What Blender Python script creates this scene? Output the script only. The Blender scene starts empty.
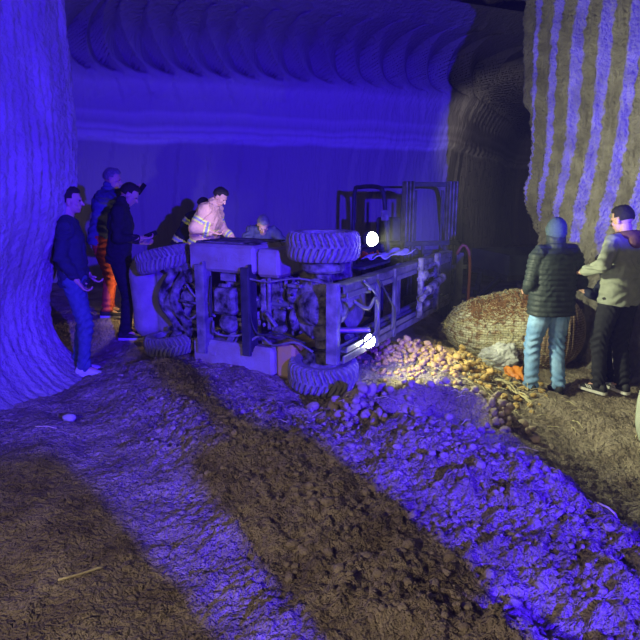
import bpy, math, random
import numpy as np
from mathutils import Vector, Matrix, noise as mnoise
random.seed(7); rng = np.random.default_rng(7)
C = bpy.context.scene.collection
PI = math.pi
V = Vector

# ------------------------------------------------------------------ materials
def hexc(c): return (c[0], c[1], c[2], 1.0)
def mat(name, c1, c2=None, scale=8.0, rough=.85, metal=0.0, bump=.0, bscale=40.0, detail=6, emis=None, estr=0, dist=0.02):
    m = bpy.data.materials.new(name); m.use_nodes = True
    nt = m.node_tree; b = nt.nodes['Principled BSDF']
    b.inputs['Roughness'].default_value = rough; b.inputs['Metallic'].default_value = metal
    b.inputs['Specular IOR Level'].default_value = .25
    b.inputs['Base Color'].default_value = hexc(c1)
    tc = nt.nodes.new('ShaderNodeTexCoord')
    if c2:
        n = nt.nodes.new('ShaderNodeTexNoise'); n.inputs['Scale'].default_value = scale; n.inputs['Detail'].default_value = detail
        r = nt.nodes.new('ShaderNodeValToRGB')
        r.color_ramp.elements[0].position = .35; r.color_ramp.elements[1].position = .65
        r.color_ramp.elements[0].color = hexc(c1); r.color_ramp.elements[1].color = hexc(c2)
        nt.links.new(tc.outputs['Object'], n.inputs['Vector']); nt.links.new(n.outputs['Fac'], r.inputs['Fac'])
        nt.links.new(r.outputs['Color'], b.inputs['Base Color'])
    if bump:
        n = nt.nodes.new('ShaderNodeTexNoise'); n.inputs['Scale'].default_value = bscale; n.inputs['Detail'].default_value = 8
        bp = nt.nodes.new('ShaderNodeBump'); bp.inputs['Strength'].default_value = bump; bp.inputs['Distance'].default_value = dist
        nt.links.new(tc.outputs['Object'], n.inputs['Vector']); nt.links.new(n.outputs['Fac'], bp.inputs['Height'])
        nt.links.new(bp.outputs['Normal'], b.inputs['Normal'])
    if emis:
        b.inputs['Emission Color'].default_value = hexc(emis); b.inputs['Emission Strength'].default_value = estr
    return m

M = {}
M['dirt'] = mat('dirt', (.26,.205,.14), (.46,.38,.27), 3.5, .95, 0, 1.0, 48, dist=.035)
M['clod'] = mat('clod', (.28,.225,.155), (.40,.33,.24), 6, .95, 0, .6, 60)
M['ceil'] = mat('ceiling_rock', (.22,.18,.155), (.31,.26,.23), .8, .95, 0, .7, 9, dist=.05)
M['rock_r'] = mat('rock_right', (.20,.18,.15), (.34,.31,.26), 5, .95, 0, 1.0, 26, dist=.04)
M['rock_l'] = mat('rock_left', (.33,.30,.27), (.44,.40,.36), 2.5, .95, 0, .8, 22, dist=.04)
M['yellow'] = mat('dusty_yellow_paint', (.30,.25,.19), (.37,.34,.33), 6, .75, 0, .5, 50)
M['yellow2'] = mat('yellow_paint', (.62,.45,.05), (.5,.4,.15), 6, .6)
M['grime'] = mat('grimy_metal', (.015,.014,.013), (.30,.28,.26), 11, .8, .1, 1.0, 34)
M['mast'] = mat('mast_steel', (.07,.07,.07), (.22,.21,.20), 8, .55, .3, .4, 60)
M['dust'] = mat('dusty_steel', (.14,.135,.13), (.33,.31,.29), 9, .7, .15, .6, 50)
M['steel'] = mat('worn_steel', (.30,.30,.31), (.22,.22,.23), 10, .4, .6, .15, 80)
M['black'] = mat('black_metal', (.035,.035,.04), (.07,.07,.075), 9, .6, .2, .2, 60)
M['rubber'] = mat('dusty_rubber', (.20,.185,.17), (.30,.28,.255), 12, .95, 0, .5, 60)
M['lens'] = mat('headlight_lens', (.9,.9,.8), emis=(.92,1,.78), estr=40)
M['hose'] = mat('red_hose', (.14,.035,.025), rough=.6)
M['tarp'] = mat('white_sheet', (.6,.62,.6), (.5,.52,.5), 6, .6, 0, .5, 20)
M['orange_p'] = mat('orange_plastic', (.9,.33,.03), (.75,.22,.02), 8, .4)
M['plastic'] = mat('clear_white_plastic', (.75,.76,.74), (.55,.56,.54), 9, .25)
M['skin'] = mat('skin', (.55,.33,.24), (.50,.29,.21), 10, .55)
M['hair'] = mat('dark_hair', (.018,.014,.012), (.03,.025,.02), 90, .6, 0, .5, 220)
M['grey_hair'] = mat('grey_hair', (.24,.23,.23), (.12,.115,.11), 60, .6, 0, .5, 220)
M['eye'] = mat('eye', (.06,.05,.05), rough=.2)
M['potato'] = mat('potato_skin', (.40,.32,.22), (.27,.22,.15), 14, .8, 0, .3, 60)
M['potato_lit'] = mat('lit_yellow_potato_skin', (.58,.38,.12), (.42,.29,.12), 30, .8, 0, .3, 60)  # yellow of the headlight put into the skin colour
M['straw'] = mat('straw', (.72,.64,.36), (.5,.43,.24), 20, .8)
M['stone'] = mat('pale_stone', (.5,.46,.42), (.4,.36,.33), 14, .9, 0, .5, 40)
M['navy'] = mat('navy_cloth', (.022,.025,.05), (.03,.034,.06), 30, .9, 0, .3, 90)
M['jeans_d'] = mat('blue_denim', (.05,.075,.15), (.08,.11,.20), 25, .9, 0, .3, 120)
M['jeans_l'] = mat('washed_denim', (.13,.26,.48), (.24,.39,.60), 8, .9, 0, .3, 120)
M['bk'] = mat('black_cloth', (.013,.013,.016), (.02,.02,.024), 30, .9, 0, .3, 90)
M['blue_j'] = mat('blue_jacket_cloth', (.06,.07,.15), (.08,.09,.18), 30, .8, 0, .3, 90)
M['orange_c'] = mat('orange_cloth', (.62,.10,.03), (.48,.07,.03), 15, .9, 0, .3, 90)
M['beige'] = mat('beige_turnout_cloth', (.62,.40,.27), (.52,.33,.22), 10, .9, 0, .3, 90)
M['refl_y'] = mat('yellow_stripe', (.75,.85,.15), rough=.5)
M['refl_s'] = mat('silver_stripe', (.30,.32,.36), rough=.3)
M['greyc'] = mat('grey_shirt_cloth', (.09,.10,.11), (.13,.14,.15), 20, .9)
M['puffer'] = mat('dark_green_grey_nylon', (.02,.027,.027), (.03,.038,.038), 14, .55, 0, .25, 40)
M['beanie'] = mat('beanie_knit', (.045,.07,.085), (.07,.10,.115), 60, .95, 0, .6, 200)
M['sage'] = mat('sage_jersey', (.21,.225,.18), (.26,.275,.22), 14, .9, 0, .3, 120)
M['brown_h'] = mat('brown_hood_cloth', (.13,.06,.035), (.16,.08,.05), 20, .9, 0, .3, 120)
M['shoe_b'] = mat('black_shoe', (.02,.02,.022), (.04,.04,.04), 30, .6)
M['shoe_w'] = mat('pale_sole', (.62,.60,.54), rough=.8)
M['phone'] = mat('phone_black', (.02,.02,.02), rough=.2)
M['screen'] = mat('phone_screen', (.5,.5,.5), emis=(.9,.95,1), estr=2.5)
M['led'] = mat('phone_torch', (.9,.9,.9), emis=(1,.97,.85), estr=12)

def crack_bump(m, sc1, sc2, strength, dist):
    nt=m.node_tree; b=nt.nodes['Principled BSDF']; tc=nt.nodes.new('ShaderNodeTexCoord')
    old=b.inputs['Normal'].links[0].from_node
    nz=nt.nodes.new('ShaderNodeTexNoise'); nz.inputs['Scale'].default_value=9; nz.inputs['Detail'].default_value=5
    nt.links.new(tc.outputs['Object'],nz.inputs['Vector'])
    mx=nt.nodes.new('ShaderNodeVectorMath'); mx.operation='MULTIPLY_ADD'; mx.inputs[1].default_value=(.16,.16,.16)
    nt.links.new(nz.outputs['Color'],mx.inputs[0]); nt.links.new(tc.outputs['Object'],mx.inputs[2])
    prev=None
    for sc_,w_ in ((sc1,1.0),(sc2,.55)):
        v=nt.nodes.new('ShaderNodeTexVoronoi'); v.feature='F1'; v.inputs['Scale'].default_value=sc_
        nt.links.new(mx.outputs[0],v.inputs['Vector'])
        k=nt.nodes.new('ShaderNodeMath'); k.operation='MULTIPLY_ADD'; k.inputs[1].default_value=-w_
        nt.links.new(v.outputs['Distance'],k.inputs[0])
        if prev: nt.links.new(prev,k.inputs[2])
        else: k.inputs[2].default_value=1
        prev=k.outputs[0]
    bp=nt.nodes.new('ShaderNodeBump'); bp.inputs['Strength'].default_value=strength; bp.inputs['Distance'].default_value=dist
    nt.links.new(prev,bp.inputs['Height']); nt.links.new(old.outputs['Normal'],bp.inputs['Normal']); nt.links.new(bp.outputs['Normal'],b.inputs['Normal'])
crack_bump(M['dirt'],22,60,.9,.035)
def rock_back_mat():
    m = bpy.data.materials.new('rock_back'); m.use_nodes = True
    nt = m.node_tree; b = nt.nodes['Principled BSDF']; b.inputs['Roughness'].default_value = .95
    b.inputs['Specular IOR Level'].default_value = .2
    g = nt.nodes.new('ShaderNodeNewGeometry'); sx = nt.nodes.new('ShaderNodeSeparateXYZ')
    nt.links.new(g.outputs['Position'], sx.inputs[0])
    n = nt.nodes.new('ShaderNodeTexNoise'); n.inputs['Scale'].default_value = 1.1; n.inputs['Detail'].default_value = 7
    nt.links.new(g.outputs['Position'], n.inputs['Vector'])
    ad = nt.nodes.new('ShaderNodeMath'); ad.operation = 'MULTIPLY_ADD'; ad.inputs[1].default_value = .22
    nt.links.new(n.outputs['Fac'], ad.inputs[0]); nt.links.new(sx.outputs['Z'], ad.inputs[2])
    mr = nt.nodes.new('ShaderNodeMapRange'); mr.inputs['From Min'].default_value = 0; mr.inputs['From Max'].default_value = 6
    nt.links.new(ad.outputs[0], mr.inputs['Value'])
    r = nt.nodes.new('ShaderNodeValToRGB'); cr = r.color_ramp
    pts = [(0,(.28,.26,.24)),(.44,(.30,.28,.26)),(.452,(.58,.55,.52)),(.468,(.50,.47,.44)),(.474,(.36,.33,.31)),(.482,(.54,.5,.47)),(.495,(.36,.33,.31)),
           (.52,(.50,.47,.44)),(.53,(.38,.35,.33)),(.56,(.42,.39,.36)),(.60,(.52,.49,.46)),(.615,(.40,.37,.35)),(.64,(.30,.28,.26)),(1,(.33,.30,.28))]
    cr.elements[0].position = 0; cr.elements[0].color = hexc(pts[0][1])
    cr.elements[1].position = 1; cr.elements[1].color = hexc(pts[-1][1])
    for p, c in pts[1:-1]:
        e = cr.elements.new(p); e.color = hexc(c)
    nt.links.new(mr.outputs[0], r.inputs['Fac'])
    n2 = nt.nodes.new('ShaderNodeTexNoise'); n2.inputs['Scale'].default_value = 14; n2.inputs['Detail'].default_value = 8
    mp = nt.nodes.new('ShaderNodeMapping'); mp.inputs['Scale'].default_value = (1,1,.25)
    nt.links.new(g.outputs['Position'], mp.inputs[0]); nt.links.new(mp.outputs[0], n2.inputs['Vector'])
    bp = nt.nodes.new('ShaderNodeBump'); bp.inputs['Strength'].default_value = .8; bp.inputs['Distance'].default_value = .05
    nt.links.new(n2.outputs['Fac'], bp.inputs['Height']); nt.links.new(bp.outputs['Normal'], b.inputs['Normal'])
    nt.links.new(r.outputs['Color'], b.inputs['Base Color'])
    return m
M['rock_b'] = rock_back_mat()

# ------------------------------------------------------------------ mesh helpers
class MB:
    def __init__(s): s.v = []; s.f = []; s.mi = []
    def add(s, vs, fs, mi=0):
        o = len(s.v); s.v += [tuple(p) for p in vs]; s.f += [tuple(i+o for i in f) for f in fs]; s.mi += [mi]*len(fs); return s
    def box(s, a, b, bev=.0, mi=0):
        (x0,y0,z0),(x1,y1,z1) = a, b
        x0,x1 = min(x0,x1),max(x0,x1); y0,y1 = min(y0,y1),max(y0,y1); z0,z1 = min(z0,z1),max(z0,z1)
        e = min(bev or .006, .3*min(x1-x0,y1-y0,z1-z0))
        # chamfered box: 24 vertices
        vs = []; idx = {}
        for i,X in enumerate((x0,x1)):
            for j,Y in enumerate((y0,y1)):
                for k,Z in enumerate((z0,z1)):
                    sx,sy,sz = (1-2*i),(1-2*j),(1-2*k)
                    for ax in range(3):
                        p = [X+sx*e, Y+sy*e, Z+sz*e]; p[ax] = (X,Y,Z)[ax]
                        idx[(i,j,k,ax)] = len(vs); vs.append(p)
        fs = []
        def q(l): fs.append([idx[t] for t in l])
        for ax in range(3):
            for side in (0,1):
                a1,a2 = [t for t in range(3) if t != ax]
                c = []
                for (p,r) in ((0,0),(1,0),(1,1),(0,1)):
                    t = [0,0,0]; t[ax] = side; t[a1] = p; t[a2] = r; c.append((*t,ax))
                q(c if (side ^ (ax==1)) else c[::-1])
        for ax in range(3):                     # edges along ax
            a1,a2 = [t for t in range(3) if t != ax]
            for p in (0,1):
                for r in (0,1):
                    t0 = [0,0,0]; t0[a1]=p; t0[a2]=r; t1 = list(t0); t1[ax]=1
                    q([(*t0,a1),(*t1,a1),(*t1,a2),(*t0,a2)])
        for i in (0,1):
            for j in (0,1):
                for k in (0,1): q([(i,j,k,0),(i,j,k,1),(i,j,k,2)])
        return s.add(vs, fs, mi)
    def obox(s, c, ax, ay, az, h, mi=0):       # oriented box
        t = MB().box((-h[0],-h[1],-h[2]), h)
        c = V(c); ax=V(ax).normalized(); ay=V(ay).normalized(); az=V(az).normalized()
        return s.add([c+ax*p[0]+ay*p[1]+az*p[2] for p in t.v], t.f, mi)
    def beam(s, p, q, w, h, up=(0,0,1), mi=0):
        p=V(p);q=V(q);d=(q-p);L=d.length;d.normalize();u=V(up)
        sd=d.cross(u)
        if sd.length<1e-4: sd=d.cross(V((1,0,0)))
        sd.normalize();uu=sd.cross(d)
        return s.obox((p+q)/2,d,sd,uu,(L/2,w/2,h/2),mi)
    def tube(s, pts, r, n=10, cap=True, mi=0):
        pts=[V(p) for p in pts]; rs = r if isinstance(r,(list,tuple)) else [r]*len(pts)
        vs=[];fs=[];pd=None
        for i,p in enumerate(pts):
            d=(pts[min(i+1,len(pts)-1)]-pts[max(i-1,0)]).normalized()
            if pd is None:
                a=d.orthogonal().normalized()
            else:
                a=(a-d*a.dot(d)); a=a.normalized() if a.length>1e-6 else d.orthogonal().normalized()
            pd=d;b=d.cross(a)
            for k in range(n):
                t=2*PI*k/n; vs.append(p+(a*math.cos(t)+b*math.sin(t))*rs[i])
        for i in range(len(pts)-1):
            for k in range(n):
                fs.append((i*n+k,i*n+(k+1)%n,(i+1)*n+(k+1)%n,(i+1)*n+k))
        if cap:
            fs.append(tuple(range(n))[::-1]); o=(len(pts)-1)*n; fs.append(tuple(range(o,o+n)))
        return s.add(vs,fs,mi)
    def lathe(s, prof, origin, axis, n=32, mi=0, disp=None):   # prof: (r, h); closed by caps at r=0
        o=V(origin);d=V(axis).normalized();a=d.orthogonal().normalized();b=d.cross(a)
        vs=[];fs=[];m=len(prof)
        for k in range(n):
            t=2*PI*k/n
            for j,(r,h) in enumerate(prof):
                rr=r+(disp(t,j,r,h) if disp else 0)
                vs.append(o+d*h+(a*math.cos(t)+b*math.sin(t))*rr)
        for k in range(n):
            for j in range(m-1):
                A=k*m+j;B=((k+1)%n)*m+j
                fs.append((A,B,B+1,A+1))
        return s.add(vs,fs,mi)
    def ell(s, c, r, R=None, n=16, m=10, mi=0, fn=None):
        c=V(c); vs=[];fs=[]
        for j in range(m+1):
            ph=PI*j/m
            for k in range(n):
                t=2*PI*k/n
                d=V((math.sin(ph)*math.cos(t),math.sin(ph)*math.sin(t),math.cos(ph)))
                f=fn(d) if fn else 1
                p=V((d.x*r[0],d.y*r[1],d.z*r[2]))*f
                if R: p=R@p
                vs.append(c+p)
        for j in range(m):
            for k in range(n): fs.append((j*n+k,(j+1)*n+k,(j+1)*n+(k+1)%n,j*n+(k+1)%n))
        return s.add(vs,fs,mi)
    def caps(s, p, q, r0, r1, n=12, flat=1.0, side=None):        # tapered capsule; flat squashes across `side`-perpendicular
        p=V(p);q=V(q);d=(q-p);L=d.length;d=d/L if L>1e-6 else V((0,0,1))
        a=(V(side)-d*V(side).dot(d)).normalized() if side is not None else d.orthogonal().normalized()
        b=d.cross(a); vs=[];fs=[];rings=[]
        for j in range(5):
            t=PI/2*j/4; rings.append((-math.cos(t)*r0, max(math.sin(t)*r0,.0005)))
        for j in range(5):
            t=PI/2*j/4; rings.append((L+math.sin(t)*r1, max(math.cos(t)*r1,.0005)))
        for h,r in rings:
            for k in range(n):
                t=2*PI*k/n; vs.append(p+d*h+a*(math.cos(t)*r)+b*(math.sin(t)*r*flat))
        m=len(rings)
        for j in range(m-1):
            for k in range(n): fs.append((j*n+k,j*n+(k+1)%n,(j+1)*n+(k+1)%n,(j+1)*n+k))
        fs.append(tuple(range(n))[::-1]); fs.append(tuple(range((m-1)*n,m*n)))
        return s.add(vs,fs)
    def loft(s, rings, n=20):     # rings: (center, rx, ry, R3x3 or None) elliptical
        vs=[];fs=[]
        for c,rx,ry,R in rings:
            for k in range(n):
                t=2*PI*k/n; ct,st=math.cos(t),math.sin(t)
                e=.8; x=math.copysign(abs(ct)**e,ct)*rx; y=math.copysign(abs(st)**e,st)*ry
                p=V((x,y,0)); p=R@p if R else p
                vs.append(V(c)+p)
        m=len(rings)
        for j in range(m-1):
            for k in range(n): fs.append((j*n+k,j*n+(k+1)%n,(j+1)*n+(k+1)%n,(j+1)*n+k))
        fs.append(tuple(range(n))[::-1]); fs.append(tuple(range((m-1)*n,m*n)))
        return s.add(vs,fs)
    def build(s, name, mats, parent=None, smooth=False, remesh=None, smit=0, post=None, weld=False):
        me=bpy.data.meshes.new(name); me.from_pydata([tuple(p) for p in s.v],[],s.f)
        if not isinstance(mats,(list,tuple)): mats=[mats]
        if not remesh:
            for i,mi in enumerate(s.mi): me.polygons[i].material_index=mi
            if s.f:
                import bmesh
                bm=bmesh.new(); bm.from_mesh(me)
                if weld: bmesh.ops.remove_doubles(bm,verts=bm.verts,dist=1e-4)
                bmesh.ops.recalc_face_normals(bm,faces=bm.faces); bm.to_mesh(me); bm.free()
        o=bpy.data.objects.new(name,me); C.objects.link(o)
        if remesh:
            import bmesh
            bm=bmesh.new(); bm.from_mesh(me); bmesh.ops.recalc_face_normals(bm,faces=bm.faces); bm.to_mesh(me); bm.free()
            md=o.modifiers.new('r','REMESH'); md.mode='VOXEL'; md.voxel_size=remesh
            if smit:
                sm=o.modifiers.new('s','SMOOTH'); sm.factor=.5; sm.iterations=smit
            dg=bpy.context.evaluated_depsgraph_get(); ev=o.evaluated_get(dg)
            nm=bpy.data.meshes.new_from_object(ev); o.modifiers.clear(); o.data=nm; bpy.data.meshes.remove(me); me=nm; me.name=name
            smooth=True
        me.materials.clear()
        for m in mats: me.materials.append(m)
        if post: post(me)
        if smooth: me.shade_smooth()
        if parent: o.parent=parent
        return o

def grid(name, P, material, smooth=True, kind='structure', wrap=False):
    # P: (n,m,3) array
    n,m,_=P.shape
    idx=np.arange(n*m).reshape(n,m)
    q=np.stack([idx[:-1,:-1],idx[1:,:-1],idx[1:,1:],idx[:-1,1:]],-1).reshape(-1,4)
    me=bpy.data.meshes.new(name); me.vertices.add(n*m); me.vertices.foreach_set('co',P.reshape(-1).astype(np.float32))
    me.loops.add(q.size); me.loops.foreach_set('vertex_index',q.reshape(-1).astype(np.int32))
    me.polygons.add(len(q)); me.polygons.foreach_set('loop_start',np.arange(0,q.size,4,dtype=np.int32))
    me.update(calc_edges=True); me.validate()
    me.materials.append(material)
    if smooth: me.shade_smooth()
    o=bpy.data.objects.new(name,me); C.objects.link(o)
    if kind: o['kind']=kind
    return o

def thing(name,label,cat,loc=(0,0,0),rz=0,group=None):
    o=bpy.data.objects.new(name,None); C.objects.link(o); o.location=loc; o.rotation_euler=(0,0,rz)
    o['label']=label; o['category']=cat
    if group: o['group']=group
    return o
def tag(o,label,cat,group=None,kind=None):
    o['label']=label; o['category']=cat
    if group: o['group']=group
    if kind: o['kind']=kind
    return o

# ------------------------------------------------------------------ numpy noise
def vnoise(x,y,seed=0):
    xi=np.floor(x).astype(np.int64); yi=np.floor(y).astype(np.int64); fx=x-xi; fy=y-yi
    fx=fx*fx*(3-2*fx); fy=fy*fy*(3-2*fy)
    def h(a,b):
        n=(a*374761393+b*668265263+seed*982451653)&0x7fffffff
        n=((n^(n>>13))*1274126177)&0x7fffffff
        return ((n^(n>>16))&0xffff)/65535.0
    return (h(xi,yi)*(1-fx)+h(xi+1,yi)*fx)*(1-fy)+(h(xi,yi+1)*(1-fx)+h(xi+1,yi+1)*fx)*fy
def fbm(x,y,o=5,seed=0,g=.5):
    a=1;s=0;t=0
    for i in range(o):
        s=s+a*vnoise(x,y,seed+i*17); t+=a; a*=g; x=x*2.03+11.3; y=y*2.03+7.1
    return s/t-.5
def S(x,a,b):
    t=np.clip((x-a)/(b-a),0,1); return t*t*(3-2*t)
def seg(x,y,ax,ay,bx,by):
    dx,dy=bx-ax,by-ay; t=np.clip(((x-ax)*dx+(y-ay)*dy)/(dx*dx+dy*dy),0,1)
    return np.hypot(x-ax-t*dx,y-ay-t*dy), t

# ------------------------------------------------------------------ ground
def gmacro(x,y):
    z=-.30*S(x,1.2,2.3)-.17*np.exp(-(((x-.0)/.50)**2+((y-5.05)/.34)**2))
    z=z+.20*S(y,6.2,7.3)*(1-S(x,-2.3,-1.3))
    d,t=seg(x,y,-1.5,5.4,.75,1.6); z=z+.11*np.exp(-(d/.42)**2)
    d,t=seg(x,y,.62,3.8,1.9,1.8); z=z+.20*np.exp(-(d/.5)**2)
    d,t=seg(x,y,.5,4.85,1.4,4.55); z=z+.10*np.exp(-(d/.22)**2)
    h=np.hypot((x-.86)/.50,(y-4.30)/.33); z=z-.25*(1-S(h,.25,1.1))
    z=z+.07*np.exp(-((h-1.2)/.28)**2)*S(y,4.2,4.6)
    z=z+.10*np.exp(-(((x-.95)/.7)**2+((y-6.1)/.5)**2))
    z=z+.09*np.exp(-(((x-1.55)/.35)**2+((y-5.75)/.3)**2))
    return z
def ground_z(x,y,fine=True):
    x=np.asarray(x,float); y=np.asarray(y,float)
    z=gmacro(x,y)
    z=z+.10*fbm(x*.7,y*.7,4,3)
    dr,_=seg(x,y,-1.5,5.5,.75,1.5); ridge=np.exp(-(dr/.55)**2)
    dm,_=seg(x,y,.3,4.4,2.0,1.7); md=np.exp(-(dm/.62)**2)
    rough=.40+.9*ridge+.9*md+.25*S(x,.8,1.6)
    flat=1-S(np.hypot((x-.86)/.50,(y-4.32)/.33),.75,1.05); rough=rough*(1-.93*flat)
    z=z+rough*.13*fbm(x*3.2,y*3.2,3,9)
    if fine:
        c=fbm(x*9,y*9,4,21,.55)
        z=z+rough*.085*np.maximum(c,-.12)
        z=z+rough*.035*np.abs(fbm(x*22,y*22,3,31))*2
        z=z+.026*fbm(x*42,y*42,2,41)*(rough+.1)
    # wheel ruts along the passage
    w=(x*.86+y*.5); r=np.sin(w*7.0+2*fbm(x,y,3,5)*3)
    z=z+.018*r*(1-ridge)*(1-md)
    # thin tread marks across the mound
    a=(x*.5+y*.86)
    z=z+.012*md*np.sin(a*38)*S(np.sin(w*5),-.2,.5)
    return z
def gz(x,y): return float(ground_z(np.array([x]),np.array([y]))[0])
def gzs(x,y): return float(ground_z(np.array([x]),np.array([y]),False)[0])
ax_=np.concatenate([np.arange(-9,-3.2,.2),np.arange(-3.2,3.6,.0135),np.arange(3.6,9.1,.2)])
ay_=np.concatenate([np.arange(-6,1.5,.15),np.arange(1.5,3.4,.0095),np.arange(3.4,8,.017),np.arange(8,12,.06),np.arange(12,27,.3)])
X,Y=np.meshgrid(ax_,ay_,indexing='ij')
grid('floor',np.stack([X,Y,ground_z(X,Y)],-1),M['dirt'])

# ------------------------------------------------------------------ rock walls
def sweep(path, step):
    P=[np.array(p,float) for p in path]; out=[]
    # catmull-rom
    Q=[P[0]]+P+[P[-1]]
    for i in range(1,len(Q)-2):
        L=np.linalg.norm(Q[i+1]-Q[i]); n=max(2,int(L/step))
        for k in range(n):
            t=k/n; a,b,c,d=Q[i-1],Q[i],Q[i+1],Q[i+2]
            out.append(.5*((2*b)+(-a+c)*t+(2*a-5*b+4*c-d)*t*t+(-a+3*b-3*c+d)*t**3))
    out.append(P[-1]); out=np.array(out)
    tg=np.gradient(out,axis=0); tg/=np.linalg.norm(tg,axis=1)[:,None]
    s=np.concatenate([[0],np.cumsum(np.linalg.norm(np.diff(out,axis=0),axis=1))])
    return out,tg,s
# back wall with its curved top running into the side tunnel
pth,tg,s=sweep([(-8.5,8.6),(-5.2,9.4),(-3.6,10.7),(0,11.9),(1.9,12.7),(2.80,13.3),(3.6,15),(5.0,18),(6.7,22.4),(8,23.6),(12,22)],.035)
# profile (inward offset, z)
prof=[(0,-.6),(0,0),(-.02,1.5),(0.05,2.55),(.25,3.2),(.62,3.75),(1.15,4.15),(1.9,4.45),(2.4,4.62)]
pp,_,v=sweep(prof,.03)
nrm=np.stack([tg[:,1],-tg[:,0]],1)
SS,VV=np.meshgrid(s,v,indexing='ij'); off=pp[:,0][None,:]+0*SS; zz=pp[:,1][None,:]+0*SS
# vertical cutter flutes on the wall, crescent scallops at the springing of the vault
fl=((SS+.22*np.sin(VV*.9))/.56)%1.0
k1=(1-S(zz,2.3,2.9))
d=(.06+.12*S(SS,float(s[np.argmin(np.hypot(pth[:,0]-3.0,pth[:,1]-13.8))]),float(s[np.argmin(np.hypot(pth[:,0]-3.0,pth[:,1]-13.8))])+.5))*(1-fl)*k1
band=S(zz,3.55,3.85)
vc=(VV-5.05)/.85
cres=np.sqrt(np.clip(1-vc**2,0,1))
fr=((SS+.40*cres+.34*vc)/.47)%1.0
sc=np.exp(-(np.clip(np.abs(vc)-.3,0,9)/.7)**2)
d=d-band*sc*.72*(fr**1.4)-.05*(((SS+.1*np.sin(VV*3))/.47)%1.0)*S(zz,3.1,3.3)*(1-band)
d=d+.03*fbm(SS*1.3,VV*1.3,4,2)+.012*np.sin(SS*42)*S(zz,2.3,2.7)*.3
d=d+.012*fbm(SS*9,VV*1.2,3,8)
# strata ledge
d=d+.06*S(zz,2.60,2.64)*(1-S(zz,3.0,3.3))
P=np.stack([pth[:,0][:,None]+nrm[:,0][:,None]*(off+d), pth[:,1][:,None]+nrm[:,1][:,None]*(off+d), zz+.10*d],-1)
grid('wall_back',P,M['rock_b'])
# ceiling: springs from the back wall profile and rises towards the camera
gx=np.arange(-9.5,9.5,.06); gy=np.concatenate([np.arange(-6,5,.2),np.arange(5,25,.05)])
X,Y=np.meshgrid(gx,gy,indexing='ij')
wy=np.interp(X,pth[:,0][pth[:,0].argsort()],pth[:,1][pth[:,0].argsort()])
wy=np.where(X>2.9,13.6+(X-2.9)*2.35,wy); wy=np.minimum(wy,24)
D=wy-Y
zc=4.48+.62*(1-np.exp(-np.clip(D-1.6,0,99)/2.6))+ -.35*S(1.9-D,0,1.8)*0
q=(X*.97+Y*.25); 
cr2=((q+.55*np.sqrt(np.clip(1-((D-3.0)/1.1)**2,0,1)))/.95)%1.0
zc=zc+.14*(cr2**1.6)*np.exp(-((D-3.0)/1.0)**2)
cr3=(((X*.8-Y*.6))/.9+.5*np.sin(D*1.3))%1.0
zc=zc+.17*cr3**1.4*S(D,3.6,4.4)
zc=zc+.10*fbm(X*.8,Y*.8,4,12)+.03*np.sin((X*.5+Y*.85)*26+4*fbm(X,Y,2,3))*S(D,2.6,3.6)
grid('ceiling',np.stack([X,Y,zc],-1),M['ceil'])

# left wall pillar: undercut foot then flare
pth,tg,s=sweep([(-4.4,-6),(-3.5,-2),(-2.85,2),(-2.52,4.2),(-2.28,5.40),(-2.36,5.95),(-2.95,6.35),(-4.2,6.6),(-8.5,7.2)],.02)
v=np.arange(-.4,5.6,.03); SS,VV=np.meshgrid(s,v,indexing='ij'); nrm=np.stack([tg[:,1],-tg[:,0]],1)
offz=.30*np.exp(-np.clip(VV+.05,0,9)/.12)-.36*np.exp(-((VV-.60)/.75)**2)+.0
cut=.016*np.abs(np.sin(SS*34+.8*fbm(SS*2,VV*.6,3,6)*3))+.04*fbm(SS*5,VV*1.2,5,5)+.05*fbm(SS*26,VV*3,3,15)+.03*fbm(SS*30,VV*26,3,35)
P=np.stack([pth[:,0][:,None]+nrm[:,0][:,None]*(offz+cut),pth[:,1][:,None]+nrm[:,1][:,None]*(offz+cut),VV],-1)
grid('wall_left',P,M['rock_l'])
# right wall: deep leaning flutes, free end at the tunnel mouth
pth,tg,s=sweep([(9,10.6),(6,9.6),(3.7,9.0),(2.98,8.65),(2.86,8.2),(3.0,7.4),(3.36,6.3),(3.72,4.8),(4.15,2.5),(4.7,0),(5.3,-6)],.014)
v=np.arange(-.8,5.8,.03); SS,VV=np.meshgrid(s,v,indexing='ij'); nrm=-np.stack([-tg[:,1],tg[:,0]],1)
nrm=np.stack([tg[:,1],-tg[:,0]],1)
ln=SS-.16*VV+.05*np.sin(VV*2.1)
ph=(ln/.40)%1.0
rib=np.abs(np.sin(PI*ph))**.7*.17+.03*np.abs(np.sin(PI*ph*3))
end=np.exp(-np.clip(SS-s[np.argmin(np.abs(pth[:,1]-8.6))],0,9)/.5)
under=.30*(1-S(VV,1.0,1.75))*end+.10*(1-S(VV,2.75,2.95))*S(VV,1.7,2.2)*end
flare=.22*np.exp(-np.clip(VV+.25,0,9)/.2)
over=.06*(VV-1.2)+np.clip(VV-4.25,0,9)*2.6*S(pth[:,1],5,7.5)[:,None]*(1-S(pth[:,0],3.5,5)[:,None])  # top overhang, out of view, added to shade the ceiling beyond
cut=-rib-under+flare+over+.05*fbm(SS*4,VV*1.5,5,5)+.028*fbm(SS*18,VV*5,3,25)+.03*fbm(SS*40,VV*3,2,45)+.02*np.abs(np.sin(SS*47))+.05
P=np.stack([pth[:,0][:,None]+nrm[:,0][:,None]*cut,pth[:,1][:,None]+nrm[:,1][:,None]*cut,VV],-1)
grid('wall_right',P,M['rock_r'])
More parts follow.
